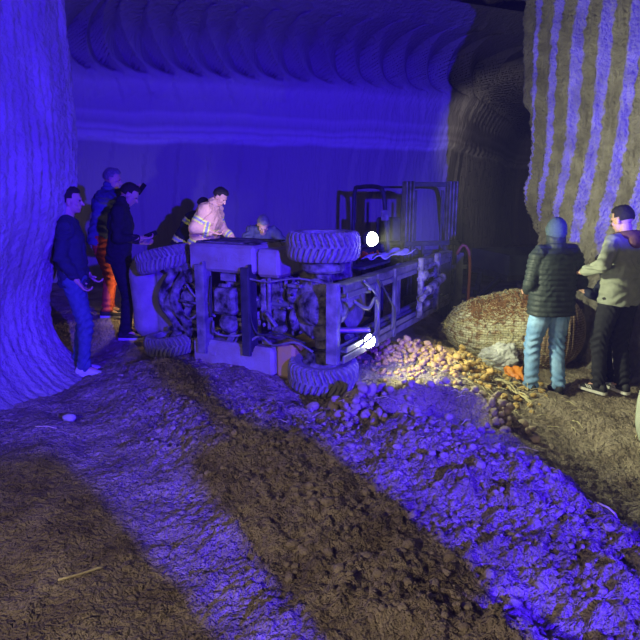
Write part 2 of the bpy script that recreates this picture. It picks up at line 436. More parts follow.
# unseen rock ledge beside the camera, added to block blue light on the right
pth,tg,s=sweep([(2.64,-1.4),(2.62,-.7),(2.62,.0),(2.72,.22),(3.1,.3),(4.2,.3),(5.6,.3)],.04)
v=np.arange(0,1.01,.02); SS,VV=np.meshgrid(s,v,indexing='ij'); nrm=np.stack([-tg[:,1],tg[:,0]],1)
cut=.05*fbm(SS*3,VV*5,4,5)
P=np.stack([pth[:,0][:,None]+nrm[:,0][:,None]*cut,pth[:,1][:,None]+nrm[:,1][:,None]*cut,-.5+VV*2.62+0*SS],-1)
top=P[:,-1:,:].copy(); top[:,:,0]=5.6; top[:,:,1]=-1.4; 
P=np.concatenate([P,.5*(P[:,-1:,:]+top),top],1)
lo=grid('shade_ledge_1',P,M['rock_r'])

# ------------------------------------------------------------------ tyres
def tyre_mesh(mb, c, axis, R, W, lugs=22, groove=.034):
    m=15; prof=[]
    for j in range(m):
        t=-1+2*j/(m-1)
        prof.append((R*(1-.10*abs(t)**5), t*W/2))
    prof=[(R*.56,-W*.40),(R*.62,-W*.5),(R*.80,-W*.52)]+prof+[(R*.80,W*.52),(R*.62,W*.5),(R*.56,W*.40),(R*.56,-W*.40)]
    def dp(t,j,r,h):
        if j<3 or j>=3+m: 
            return 0
        a=(t/(2*PI)*lugs*2 + (.9*abs(h)/(W/2)) + (.5 if h>0 else 0))%1.0
        if abs(h)<W*.05: return 0
        return -groove if a<.42 else 0
    mb.lathe(prof,c,axis,n=lugs*12,disp=dp)
def rim_mesh(mb,c,axis,R,W,out=1):
    a=V(axis).normalized()
    mb.lathe([(.0005,W*.30),(R*.16,W*.30),(R*.18,W*.22),(R*.34,W*.20),(R*.40,W*.1),(R*.52,W*.12),(R*.565,W*.46),(R*.585,W*.46),(R*.585,-W*.46),(R*.565,-W*.46),(R*.5,-W*.1),(.0005,-W*.1)],c,a*out,n=40)
    o=a.orthogonal().normalized(); b=a.cross(o)
    for k in range(8):
        t=2*PI*k/8; p=V(c)+(o*math.cos(t)+b*math.sin(t))*R*.28+a*out*W*.2
        mb.tube([p,p+a*out*.02],.014,6)

# ------------------------------------------------------------------ overturned forklift
FX,FY=.03,5.42; YAW=math.radians(-28)
fk=thing('overturned_forklift','dusty yellow forklift overturned on its side, underside and wheels showing','forklift',(FX,FY,0.02),YAW)
def wheel(parent,c,R,W,axis=(0,0,1),out=1,lugs=17,nm='wheel'):
    t=MB(); tyre_mesh(t,c,axis,R,W,lugs); o=t.build(nm,M['rubber'],parent,smooth=False)
    r=MB(); rim_mesh(r,c,axis,R,W,out); ro=r.build('rim',M['dust'],o,smooth=False)
    return o
wheel(fk,(0,0,1.245),.335,.25)
wheel(fk,(0,0,.06),.335,.25,axis=(.06,-.10,1))
wheel(fk,(-1.87,-.02,1.02),.30,.22,axis=(-.26,.0,1),lugs=18)
wheel(fk,(-1.83,-.02,.13),.29,.20,axis=(-.10,-.05,1),out=1,lugs=18)
b=MB()
for sg,z0 in ((1,1.10),(-1,.20)):
    b.lathe([(.0005,-.09),(.175,-.09),(.195,-.07),(.195,-.02),(.165,0),(.165,.045),(.15,.07),(.0005,.07)],(0,0,z0+.0),(0,0,1),n=40)
b.lathe([(.0005,.3),(.075,.3),(.075,.42),(.11,.5),(.20,.56),(.23,.62),(.23,.74),(.20,.80),(.11,.86),(.075,.95),(.075,1.06),(.0005,1.06)],(0,0,0),(0,0,1),n=28)
b.build('drive_axle',M['grime'],fk)
b=MB(); b.lathe([(.0005,-.05),(.27,-.05),(.285,-.03),(.285,.0),(.25,.025),(.12,.035),(.09,.07),(.0005,.07)],(-.02,-.10,.67),(-.25,-1,0),n=48)
for k in range(12):
    t=2*PI*k/12; b.tube([(-.02+.25*math.cos(t)-.01,-.13,.67+.25*math.sin(t)),(-.02+.25*math.cos(t)-.015,-.155,.67+.25*math.sin(t))],.014,6)
b.build('differential_cover',M['grime'],fk)
# side frames (upper and lower), with step boxes
b=MB(); b.box((-1.45,-.14,.95),(-.66,.42,1.22),.03); b.box((-1.12,-.146,1.06),(-1.07,-.13,1.10)); b.build('side_frame',M['yellow'],fk)
b=MB(); b.box((-.655,-.12,.93),(-.40,.40,1.19),.03); b.build('fender',M['yellow'],fk)
b=MB(); b.box((-1.45,-.14,-.03),(-.47,.42,.25),.03); b.box((-1.22,-.15,.10),(-1.15,-.13,.14)); b.build('side_frame',M['yellow'],fk)
b=MB(); b.box((-.465,-.10,-.04),(-.26,.42,.30),.03); b.build('fender',M['yellow2'],fk)
b=MB(); b.box((-1.44,-.02,1.22),(-.70,.5,1.235)); b.box((-1.40,.36,.02),(.1,.42,1.22)); b.build('floor_plate',M['grime'],fk)
for u0,w_ in ((-1.34,.10),(-.79,.09)):
    b=MB(); b.box((u0,-.19,.12 if u0<-1 else .16),(u0+w_,-.15,1.02)); b.box((u0+w_,-.19,.20),(u0+w_+.012,-.06,1.05))
    b.build('cross_member',M['dust' if u0<-1 else 'black'],fk)
# drivetrain between the frames
b=MB()
b.box((-1.13,-.20,.54),(-.87,.20,.80),.035); b.box((-1.09,-.05,.80),(-.92,.2,.97),.03)
b.ell((-1.0,-.08,.44),(.11,.12,.1)); b.box((-1.10,-.06,.34),(-.95,.2,.47),.02)
for k in range(22):
    u=-1.13+random.random()*.26; z=.36+random.random()*.62
    b.ell((u,-.08+.03*random.random(),z),(.02+.02*random.random(),.02,.02+.02*random.random()),n=7,m=5)
b.build('engine_sump',M['grime'],fk)
b=MB()
b.box((-.70,-.02,.46),(-.42,.25,.92),.04); b.box((-.66,-.05,.58),(-.60,.0,.90),.01); b.box((-.52,-.06,.40),(-.38,.0,.62),.04)
b.tube([(-.56,-.04,.42),(-.56,-.04,.95)],.022,10); b.ell((-.30,-.0,.78),(.07,.1,.12)); b.ell((-.27,-.03,.55),(.06,.1,.12))
b.box((-.34,-.06,.62),(-.22,.1,.72),.02)
for k in range(26):
    b.ell((-.68+random.random()*.46,-.05+.03*random.random(),.42+random.random()*.52),(.018,.018,.02+.03*random.random()),n=7,m=5)
b.build('transmission',M['grime'],fk)
for k in range(34):
    b=MB()
    u=random.choice([random.uniform(-1.20,-.92),random.uniform(-.74,-.2),random.uniform(-1.62,-1.34)]); z=random.uniform(.26,.92); a=random.choice([(0,0,1),(1,0,0),(.5,0,.8),(-.6,0,.7)])
    a=V(a).normalized(); L=random.uniform(.03,.11); c=V((u,-.09+random.random()*.06,z))
    if k%2: b.tube([c-a*L,c+a*L],random.uniform(.008,.022),8)
    else: b.obox(c,a,V((0,1,0)),a.cross(V((0,1,0))),(L,.02,random.uniform(.012,.04)))
    b.build('linkage',M['dust'],fk)
b=MB(); b.tube([(-.9,.0,.67),(-.25,.0,.67)],.035,12); b.lathe([(.0005,0),(.06,0),(.06,.05),(.0005,.05)],(-.72,0,.67),(1,0,0),n=16); b.build('drive_shaft',M['steel'],fk)
def cable(pts,r,m,nm='hydraulic_hose',parent=fk):
    o,_,_=sweep(pts,.04); return MB().tube([tuple(p) for p in o],r,7).build(nm,m,parent,smooth=True)
cable([(-.72,-.17,.92),(-.5,-.16,.90),(-.2,-.15,.95),(0.05,-.14,.93)],.010,M['dust'])
cable([(-.72,-.17,.30),(-.62,-.12,.36),(-.45,-.16,.30),(-.2,-.18,.36),(.0,-.2,.30)],.012,M['dust'])
cable([(-.70,-.16,.75),(-.68,-.17,.5),(-.60,-.16,.38),(-.4,-.17,.42),(-.1,-.16,.36)],.009,M['black'])
cable([(-1.55,-.08,.78),(-1.45,-.17,.80),(-1.35,-.18,.70),(-1.2,-.12,.62)],.011,M['dust'])
cable([(-1.6,-.08,.5),(-1.42,-.17,.46),(-1.3,-.14,.55),(-1.15,-.12,.5)],.011,M['dust'])
cable([(-1.18,-.12,.45),(-1.1,-.2,.36),(-.95,-.16,.33),(-.78,-.1,.36)],.012,M['dust'])
cable([(-1.66,-.06,.62),(-1.5,-.2,.64),(-1.32,-.16,.62)],.014,M['grime'])
cable([(-1.2,-.1,.9),(-1.15,-.18,.7),(-1.17,-.16,.5)],.010,M['black'])
b=MB(); b.lathe([(.0005,-.1),(.085,-.1),(.1,-.08),(.1,.1),(.08,.13),(.0005,.13)],(-1.48,-.02,.66),(0,-1,0),n=24)
b.lathe([(.0005,-.1),(.06,-.1),(.07,-.08),(.07,.1),(.0005,.11)],(-1.46,-.02,.87),(0,-1,.2),n=20)
b.box((-1.56,-.06,.36),(-1.42,.12,.52),.02); b.tube([(-1.6,-.1,.95),(-1.36,-.06,.70)],.016,8); b.build('steering_gear',M['grime'],fk)
# steering axle casting: two bowed arms and webs between the rear wheels
b=MB()
pts=[(-1.80,.0,.20),(-1.70,-.05,.30),(-1.72,-.10,.42),(-1.80,-.14,.55),(-1.82,-.14,.66),(-1.76,-.12,.80),(-1.70,-.08,.90),(-1.72,-.02,.98)]
for off_,rr in ((0,.045),(.16,.05)):
    o,_,_=sweep([(p[0]+off_,p[1],p[2]) for p in pts],.05); b.tube([tuple(p) for p in o],rr,10)
for z in (.30,.46,.62,.76,.92): b.beam((-1.80,-.09,z),(-1.58,-.07,z+.03),.06,.05)
b.lathe([(.0005,0),(.09,0),(.1,.02),(.1,.1),(.06,.14),(.0005,.14)],(-1.70,-.04,.60),(0,-1,0),n=24)
b.tube([(-1.72,-.02,.95),(-1.80,-.02,1.0)],.06,12); b.tube([(-1.72,-.02,.25),(-1.82,-.02,.16)],.06,12)
b.build('steering_axle',M['grime'],fk,remesh=.014,smit=2)
# counterweight
b=MB()
def cwf(d): return 1
rings=[]
for k in range(9):
    t=k/8; z=.14+.86*t; e=math.sqrt(max(0,1-(2*t-1)**8))
    rings.append(((-2.23+.02*math.sin(t*5),.48,z),.20*(.75+.25*e),.60*(.85+.15*e),None))
b.loft(rings,32); b.box((-2.06,.0,.2),(-1.75,.9,.95),.04)
b.build('counterweight',mat('counterweight_paint',(.26,.24,.22),(.36,.33,.29),7,.85,0,.6,30),fk,remesh=.025,smit=3)
b=MB(); b.box((-1.75,.42,.22),(-.75,.95,1.0),.06); b.build('engine_hood',M['yellow'],fk)
b=MB(); b.box((-1.25,.95,.42),(-.78,1.06,.85),.04); b.box((-1.34,1.0,.42),(-1.22,1.5,.85),.05); b.build('seat',M['black'],fk)
b=MB()
for z in (.20,1.06):
    b.beam((-.05,.42,z),(-.30,2.05,z),.07,.05); b.beam((-1.75,.85,z),(-1.25,2.05,z),.07,.05)
    b.beam((-1.3,2.05,z),(-.25,2.05,z),.07,.06)
for u in (-1.28,-1.1,-.92,-.74,-.56,-.38,-.26): b.beam((u,2.06,.2),(u,2.06,1.06),.03,.04)
b.build('overhead_guard',M['black'],fk)
b=MB(); b.tube([(-.35,.42,.64),(-.52,1.05,.64)],.02,8)
b.lathe([(.17,-.012),(.182,0),(.17,.012),(.158,0),(.17,-.012)],(-.53,1.08,.64),(-.25,1,0),n=32); b.tube([(-.53,1.08,.47),(-.53,1.08,.81)],.01,6); b.build('steering_wheel',M['black'],fk)
# mast
ms=thing('x','x','x'); bpy.data.objects.remove(ms)
def channel(b,z,u0,u1,w0,w1,t=.012,h=.055,flip=1):
    b.box((u0,w0,z-t/2),(u1,w1,z+t/2)); b.box((u0,w0,z),(u0+t,w1,z-flip*h)); b.box((u1-t,w0,z),(u1,w1,z-flip*h))
for z,fz in ((.94,1),(.27,-1)):
    b=MB(); channel(b,z,.22,.36,-.30,2.95,.02,.06,fz); b.build('outer_mast_rail',M['mast'],fk)
    b=MB(); channel(b,z-fz*.075,.25,.35,-.22,2.9,.016,.045,fz); b.build('inner_mast_rail',M['steel'],fk)
    b=MB(); b.tube([(.20,.1,z-fz*.12),(.20,2.3,z-fz*.12)],.032,14); b.tube([(.20,2.3,z-fz*.12),(.20,2.95,z-fz*.12)],.018,12); b.build('lift_cylinder',M['steel'],fk)
for w0,nm,u0,u1,th in ((-.34,'dust',.20,.31,.07),(.40,'mast',.34,.375,.07),(.85,'mast',.34,.375,.06),(1.25,'mast',.22,.25,.10),(2.35,'black',.34,.37,.08),(2.9,'black',.22,.36,.06)):
    b=MB(); b.box((u0,w0,.25),(u1,w0+th,.96)); b.build('mast_crossbar',M[nm],fk)
b=MB(); 
for z in (.44,.55,.76,.88): b.box((.36,1.55,z-.02),(.40,2.2,z+.02))
for w0 in (1.55,2.13): b.box((.37,w0,.32),(.43,w0+.07,1.0))
b.tube([(.44,1.7,.62),(.44,2.3,.70)],.05,14); b.tube([(.44,1.5,.55),(.44,1.75,.62)],.03,12); b.ell((.43,1.62,.8),(.05,.07,.07)); b.ell((.43,1.68,.48),(.05,.06,.05))
b.build('fork_carriage',M['grime'],fk)
cable([(.40,.0,.95),(.44,.2,.8),(.42,.3,.62),(.44,.2,.45),(.42,-.1,.38)],.012,M['steel'])
cable([(.40,.35,.92),(.46,.5,.7),(.44,.7,.55),(.40,.75,.36)],.010,M['black'])
cable([(.40,-.2,.8),(.47,-.05,.72),(.46,.12,.78),(.42,.3,.70)],.016,M['steel'])
b=MB(); b.lathe([(.0005,-.03),(.24,-.03),(.26,0),(.22,.03),(.0005,.035)],(.12,.42,.66),(1,0,0),n=40); b.build('brake_drum',M['dust'],fk)
for z in (.45,.83): MB().tube([(.10,.1,z),(.36,.25,z)],.03,10).build('tilt_cylinder',M['steel'],fk)
# headlights on the front fenders
HL=[]
for z in (1.30,.36):
    p=(.36,.22 if z>1 else .20,z)
    b=MB(); b.lathe([(.0005,-.07),(.04,-.07),(.068,-.02),(.07,.02),(.062,.02),(.06,-.01),(.0005,-.02)],p,(1,-.35,0),n=24); b.tube([(p[0]-.04,p[1],z),(p[0]-.16,p[1],z-(.2 if z>1 else -.06))],.012,8)
    o=b.build('headlight',M['black'],fk)
    b=MB(); b.ell((p[0]+.010,p[1]-.004,z),(.064,.064,.064),n=20,m=12); b.build('lens',M['lens'],o,smooth=True)
    HL.append(p)
b=MB(); b.box((.02,.48,.98),(.20,1.15,1.01)); b.build('dash_panel',M['black'],fk)
fkM=Matrix.Translation((FX,FY,.02))@Matrix.Rotation(YAW,4,'Z')

def sheet(name,c,sx,sy,rz,m,label,cat,amp=.04,seed=1,tilt=(0,0)):
    n=36; b=[]
    xs=np.linspace(-1,1,n)
    Xs,Ys=np.meshgrid(xs,xs,indexing='ij')
    rr=1-.18*fbm(Xs*1.5+seed,Ys*1.5,2,seed)
    Zs=amp*2.2*fbm(Xs*1.7+seed,Ys*1.7+seed,4,seed)+amp*.5*np.sin(Xs*7+Ys*4+seed)
    P=np.stack([Xs*sx*rr,Ys*sy*rr,Zs+tilt[0]*Xs+tilt[1]*Ys],-1)
    o=grid(name,P,m,kind=None); o.location=c; o.rotation_euler=(0,0,rz)
    md=o.modifiers.new('t','SOLIDIFY'); md.thickness=.006
    return tag(o,label,cat)
p=fkM@V((.22,1.10,1.085)); sheet('sheet_of_plastic',p,.13,.45,YAW,M['tarp'],'crumpled white plastic sheet lying across the upper mast rail of the overturned forklift','sheet',.03,3)
p=fkM@V((.03,.95,1.075)); sheet('cloth_scrap',p,.09,.08,YAW,M['orange_p'],'small orange scrap lying beside the upper headlight of the overturned forklift','scrap',.04,5)

# ------------------------------------------------------------------ forklift standing behind
GZ=gzs(1.6,9.3)
f2=thing('forklift','upright dark forklift standing at the back, tall twin mast raised behind the overturned one','forklift',(1.62,9.05,-.22),math.radians(-118)+PI/2-math.radians(-28)-math.radians(28))
f2.rotation_euler=(0,0,math.radians(18))    # local -Y is forward
for sx in (-1,1):
    b=MB(); x=sx*.30
    for k in range(3): b.box((x+sx*(.0+.055*k)-.012,-.09,.08),(x+sx*(.0+.055*k)+.012,.06,2.08-.0*k))
    b.box((x-.02,-.02,.08),(x+sx*.12+.02,.0,2.06)); b.build('mast_rail',M['mast'],f2)
    b=MB(); b.tube([(sx*.22,.02,.2),(sx*.22,.02,1.95)],.022,12); b.build('lift_cylinder',M['black'],f2)
for z in (.25,1.0,2.0):
    b=MB(); b.box((-.36,.03,z),(.36,.07,z+.07)); b.build('mast_crossbar',M['black'],f2)
b=MB(); 
for z in (.35,.75,1.15): b.box((-.45,-.16,z),(.45,-.11,z+.07))
for x in (-.44,-.15,.15,.42): b.box((x-.02,-.15,.35),(x+.02,-.11,1.2))
b.build('fork_carriage',M['black'],f2)
for sx in (-1,1):
    b=MB(); b.box((sx*.22-.05,-.20,.06),(sx*.22+.05,-.16,.8)); b.box((sx*.22-.05,-1.1,.05),(sx*.22+.05,-.16,.09)); b.build('fork',M['black'],f2)
b=MB()
for x in (-.47,.47):
    o,_,_=sweep([(x,.35,.9),(x,.5,1.5),(x,.62,1.9),(x,.85,2.0),(x,1.6,2.0),(x,1.85,1.9),(x,1.9,1.0)],.08); b.tube([tuple(p) for p in o],.035,8)
for yy in (.75,1.0,1.25,1.5,1.75): b.beam((-.47,yy,2.0),(.47,yy,2.0),.04,.03)
b.build('overhead_guard',M['black'],f2)
b=MB(); b.box((-.5,.25,.3),(.5,1.9,.62),.05); b.box((-.42,.9,.6),(.42,1.9,1.0),.08); b.build('body',M['black'],f2)
b=MB(); b.box((-.52,1.9,.25),(.52,2.3,1.05),.12); b.build('counterweight',M['black'],f2)
b=MB(); b.box((-.22,1.0,1.0),(.22,1.4,1.1),.03); b.box((-.22,1.38,1.0),(.22,1.48,1.5),.04); b.build('seat',M['black'],f2)
for sx in (-1,1):
    wheel(f2,(sx*.5,.3,.33),.33,.22,axis=(1,0,0),out=sx,lugs=18); wheel(f2,(sx*.45,1.75,.26),.26,.18,axis=(1,0,0),out=sx,lugs=16)
b=MB(); b.box((-.62,.32,1.5),(-.50,.36,1.66),.02); b.tube([(-.47,.5,1.55),(-.56,.35,1.58)],.01,6); b.build('mirror',M['dust'],f2)
f2.location.z=-.2

# dark trailer behind the bag
tr=thing('farm_trailer','low dark farm trailer with sloping drawbar in the shade behind the large bag','trailer',(4.0,10.9,gzs(4,10.9)),math.radians(12))
b=MB(); b.box((-.9,-.5,.55),(1.3,.9,.66)); b.build('bed',M['black'],tr)
b=MB()
for x0 in (-.9,): b.box((x0,-.52,.66),(1.3,-.48,1.0)); b.box((x0,.88,.66),(1.3,.92,1.0)); b.box((x0,-.5,.66),(x0+.04,.9,1.0))
b.build('side_board',mat('dark_blue_panel',(.05,.06,.09),(.07,.08,.1),5,.6),tr)
b=MB(); b.beam((-.9,-.2,.55),(-1.7,-.9,.30),.08,.08); b.beam((-.9,.5,.55),(-1.7,-.9,.30),.08,.08); b.tube([(-1.7,-.9,.0),(-1.7,-.9,.5)],.03,10); b.build('drawbar',M['black'],tr)
for yy in (-.5,.9): wheel(tr,(.4,yy,.28),.28,.16,axis=(0,1,0),out=-1 if yy<0 else 1,lugs=16)
# stack of pipes/rod rig standing in the dark and red hose
rd=thing('hose_stand','dark upright hydraulic post with a reddish hose hanging beside the far mast','hydraulic post',(1.86,8.0,gzs(1.86,8.0)-.01))
b=MB(); b.box((-.05,-.05,0),(.05,.05,1.12)); b.box((-.22,-.04,.5),(.1,.04,.56)); b.box((-.22,-.04,.9),(.1,.04,.96)); b.box((-.15,-.15,0),(.15,.15,.03)); b.build('post',M['black'],rd)
cable([(-.05,-.06,1.1),(.02,-.07,1.22),(.10,-.07,1.15),(.13,-.07,.9),(.13,-.07,.5),(.15,-.07,.10)],.022,M['hose'],'hose',rd)

# ------------------------------------------------------------------ people
def ik(a,b,l1,l2,hint):
    a=V(a);b=V(b);d=b-a;L=min(d.length,(l1+l2)*.999);dn=d.normalized()
    x=(l1*l1-l2*l2+L*L)/(2*L); h=math.sqrt(max(l1*l1-x*x,0))
    hv=V(hint); hv=(hv-dn*hv.dot(dn)).normalized()
    return a+dn*x+hv*h, a+dn*L
def person(name,label,x,y,face,H=1.75,z=None,lean=0,bend=0,head_pitch=0,head_yaw=0,rh=None,lh=None,feet=((-.11,.0),(.11,.02)),
           upper=('jacket','navy'),lower=('trousers','jeans_d'),hair='hair',hat=None,shoe=('shoe_b','shoe_w'),quilt=False,stripes=False,
           collar=None,hipz=None,build=1.0,back=0.0,phone=None,hood=False,hem=.0,loose=1.0,hi=True):
    """local: +Y is where the person faces, +X their right side"""
    k=H/1.75
    zz=gz(x,y) if z is None else z
    root=thing(name,label,'person',(x,y,zz),face-PI/2)
    hz=(hipz or .962)*k
    hip=V((0,back,hz))
    Rl=Matrix.Rotation(-math.radians(lean),3,'X')@Matrix.Rotation(math.radians(bend),3,'Y')
    def T(p): return hip+Rl@(V(p)*k)
    chest=T((0,0,.36)); neckb=T((0,-.01,.520)); neckt=neckb+(Rl@V((0,.015,.055)))*k
    sh={s:T((s*.175*build,-.01,.468)) for s in (-1,1)}
    Rh=Matrix.Rotation(-math.radians(head_yaw),3,'Z')@Matrix.Rotation(math.radians(head_pitch),3,'X')
    hc=neckt+Rh@V((0,.025,.10))*k
    hips={s:hip+V((s*.09*k,0,-.02)) for s in (-1,1)}
    ank={};kn={}
    for s,f in zip((-1,1),feet):
        a=V((f[0],f[1],.085*k)); ank[s]=a
        kn[s],ank[s]=ik(hips[s],a,.44*k,.43*k,(s*.12,1,0))
    tgt={1:rh,-1:lh}; el={};wr={}
    for s in (-1,1):
        t=V(tgt[s]) if tgt[s] else sh[s]+V((s*.07,.06,-.53*k))
        el[s],wr[s]=ik(sh[s],t,.29*k,.26*k,(s*.5,-1,-.2))
    I3=Rl
    # ---- body (one continuous surface)
    b=MB()
    hr=k
    b.ell(hc+Rh@V((0,-.008,.025))*k,(.076*k,.094*k,.092*k),Rh,20,14)
    b.ell(hc+Rh@V((0,.028,-.035))*k,(.057*k,.062*k,.075*k),Rh,16,12)
    b.ell(hc+Rh@V((0,.062,-.082))*k,(.026*k,.022*k,.022*k),Rh,12,8)         # chin
    b.caps(hc+Rh@V((0,.083,.012))*k,hc+Rh@V((0,.108,-.026))*k,.009*k,.014*k,8)  # nose
    b.caps(hc+Rh@V((-.028,.083,.026))*k,hc+Rh@V((.028,.083,.026))*k,.010*k,.010*k,8) # brow
    b.caps(hc+Rh@V((-.02,.083,-.055))*k,hc+Rh@V((.02,.083,-.055))*k,.009*k,.009*k,8) # lips
    for s in (-1,1):
        b.ell(hc+Rh@V((s*.078,-.008,-.01))*k,(.010*k,.020*k,.032*k),Rh,10,8)
        b.ell(hc+Rh@V((s*.045,.058,-.022))*k,(.018*k,.02*k,.02*k),Rh,10,8)
    b.caps(neckb-V((0,0,.04)),neckt+Rh@V((0,0,.03)),.060*k,.052*k,14)
    b.loft([(hip-V((0,0,.08)),.12*k,.09*k,I3),(T((0,0,.12)),.125*k,.085*k,I3),(T((0,0,.34)),.145*k,.10*k,I3),(T((0,-.01,.44)),.15*k,.085*k,I3),(T((0,-.01,.51)),.07*k,.06*k,I3)],18)
    for s in (-1,1):
        b.caps(sh[s]-V((s*.02,0,.02)),el[s],.040*k,.034*k); b.caps(el[s],wr[s],.037*k,.026*k)
        b.caps(hips[s],kn[s],.080*k,.055*k); b.caps(kn[s],ank[s],.052*k,.036*k)
        b.caps(ank[s],ank[s]+V((0,.10,-.04)),.036*k,.03*k)
        # hand
        fd=(wr[s]-el[s]).normalized()
        if tgt[s] and len(tgt[s])>3: pass
        hd=(fd+V((0,.15,0))).normalized()
        across=V((1,0,0))-hd*hd.x
        if across.length<.2: across=V((0,0,1))-hd*hd.z
        if not tgt[s]: across=V((0,1,0))-hd*hd.y
        across.normalize(); pn=across.cross(hd).normalized()
        if pn.dot(V((-s,0.3,.3)))<0: pn=-pn
        curl=.35 if not tgt[s] else .75
        base=wr[s]
        b.caps(base,base+hd*.045*k,.026*k,.030*k,12,.6,across)
        thumbs=across if (across.dot(V((-s*1.0,1,.3)))>0) else -across
        for i in range(4):
            o=(i-1.5)*.0195*k
            p0=base+hd*.02*k+across*o*.8; p1=base+hd*.085*k+across*o
            b.caps(p0,p1,.014*k,.0105*k,8)
            Ls=[.040,.026,.02]; f=(1,.93,.98,.78)[i if thumbs.dot(across)<0 else 3-i]; d_=hd.copy(); q=p1; ang=0
            for j,L in enumerate(Ls):
                ang+=curl*(.9 if j else .7); dd=(hd*math.cos(ang)+pn*math.sin(ang)).normalized(); q2=q+dd*L*f*k
                b.caps(q,q2,(.0098-.0008*j)*k,(.0090-.0008*j)*k,8); q=q2
        t0=base+hd*.02*k+thumbs*.022*k; t1=t0+(hd*.6+thumbs*.6+pn*.4).normalized()*.045*k; t2=t1+(hd*.8+thumbs*.05+pn*.6).normalized()*.032*k
        b.caps(t0,t1,.014*k,.011*k,8); b.caps(t1,t2,.011*k,.009*k,8)
    vx=.0062 if hi else .009
    b.build('body',M['skin'],root,remesh=vx,smit=1)
    for s in (-1,1):
        MB().ell(hc+Rh@V((s*.030,.082,.008))*k,(.012*k,.008*k,.007*k),Rh,10,8).build('eye',M['eye'],root,smooth=True)
    # ---- hair
    if hair:
        def hf(d):
            # d: unit direction in head frame. Face opening and below hairline shrink inside
            front=d.y; up=d.z
            keep = (up>.50) or (front<.35 and up>-.05+.15*front) or (front<-.1 and up>-.42)
            nz=mnoise.noise(d*7)*.05+mnoise.noise(d*18)*.03
            return (1.10+nz+(.05 if up>.6 else 0)+(.06 if up>.5 and front>.3 else 0)) if keep else .80
        MB().ell(hc+Rh@V((0,-.010,.028))*k,(.079*k,.096*k,.092*k),Rh,64,44,fn=hf).build('hair',M[hair],root,smooth=True)
    if hat:
        def bf(d):
            up=d.z-.25*d.y*0
            if up<-.88+1.0*max(d.y,0)+.25*max(-abs(d.x)+.5,0)*0: return .8
            return 1.15+(.08 if up<-.22+.6*max(d.y,0) else 0)+.01*math.sin(math.atan2(d.y,d.x)*40)
        MB().ell(hc+Rh@V((0,-.010,.028))*k,(.079*k,.097*k,.100*k),Rh,160,48,fn=bf).build('beanie',M[hat],root,smooth=True)
    # ---- upper garment
    bones=[]
    b=MB(); g=loose
    hl=-.10-hem
    b.loft([(T((0,0,hl)),.178*k*build*g,.136*k*g,I3),(T((0,0,0)),.170*k*build*g,.13*k*g,I3),(T((0,0,.18)),.165*k*build*g,.125*k*g,I3),(T((0,.0,.33)),.185*k*build*g,.135*k*g,I3),
            (T((0,-.012,.42)),.185*k*build,.118*k*g,I3),(T((0,-.015,.487)),.150*k*build,.09*k,I3),(T((0,-.01,.535)),.078*k,.072*k,I3)],26)
    bones.append(('torso',T((0,0,-.2)),T((0,0,.6))))
    for s in (-1,1): b.caps(neckb+Rl@V((s*.03,0,-.02)),sh[s]+Rl@V((-s*.02,0,.012)),.062*k,.062*k*g,14)
    cuf={}
    for s in (-1,1):
        c=wr[s]+(el[s]-wr[s])*.20; cuf[s]=c
        b.caps(sh[s]+(Rl@V((-s*.02,0,-.01))),el[s],.074*k*g,.056*k*g,14); b.caps(el[s],c,.056*k*g,.043*k*g,14)
        m_=(el[s]*.6+wr[s]*.4); b.ell(el[s],(.058*k*g,)*3,None,10,8)
        bones.append(('arm',sh[s],el[s])); bones.append(('fore',el[s],wr[s]))
    if collar or hood:
        cc=neckb+(neckt-neckb)*.3
        if not hood: b.caps(cc-V((0,0,.035)),cc+(neckt-neckb)*(1.2 if hat else .7),(.098 if hat else .082)*k,(.088 if hat else .074)*k,16)
    ub=bones
    def post(me):
        n=len(me.vertices); co=np.empty(n*3); me.vertices.foreach_get('co',co); co=co.reshape(-1,3)
        no=np.empty(n*3); me.vertex_normals.foreach_get('vector',no) if hasattr(me,'vertex_normals') else None
        no=no.reshape(-1,3)
        best=np.full(n,9e9); sp=np.zeros(n); bi=np.zeros(n,int)
        for i,(t,a,c) in enumerate(ub):
            a=np.array(a);c=np.array(c);d=c-a;L=np.linalg.norm(d);u=np.clip((co-a)@d/(L*L),0,1)
            ds=np.linalg.norm(co-a-u[:,None]*d,axis=1)-(.13*k if t=='torso' else 0)
            w=ds<best; best[w]=ds[w]; sp[w]=(u*L)[w]; bi[w]=i
        seed=int(abs(x*100+y*10))%50
        wr_=.010*np.sin(co[:,2]*55+12*fbm(co[:,0]*4+seed,co[:,2]*3,3,seed)*3)*(.4+.6*vnoise(co[:,0]*6,co[:,2]*6+seed))+.030*fbm(co[:,0]*7+co[:,1]*5,co[:,2]*8+co[:,1]*4,3,seed)
        if quilt:
            wr_=wr_*.3+.013*(np.abs(np.sin(sp*PI/.052))**.6)-.006
        co2=co+no*wr_[:,None]
        me.vertices.foreach_set('co',co2.reshape(-1))
        if stripes:
            fc=np.array([p.center[:] for p in me.polygons]); mi=np.zeros(len(fc),int)
            best=np.full(len(fc),9e9); spf=np.zeros(len(fc)); bf_=np.zeros(len(fc),int)
            for i,(t,a,c) in enumerate(ub):
                a=np.array(a);c=np.array(c);d=c-a;L=np.linalg.norm(d);u=np.clip((fc-a)@d/(L*L),0,1)
                ds=np.linalg.norm(fc-a-u[:,None]*d,axis=1)-(.13*k if t=='torso' else 0)
                w=ds<best; best[w]=ds[w]; spf[w]=(u*L)[w]; bf_[w]=i
            for i,(t,a,c) in enumerate(ub):
                cs={'torso':(.20,.40) if stripes==1 else (.2,.5),'arm':(.17,),'fore':(.17,)}[t]
                for c0 in cs:
                    dd=np.abs(spf-c0); mi[(bf_==i)&(dd<.038)]=1; mi[(bf_==i)&(dd<.016)]=2
            me.polygons.foreach_set('material_index',mi.astype(np.int32))
        me.update()
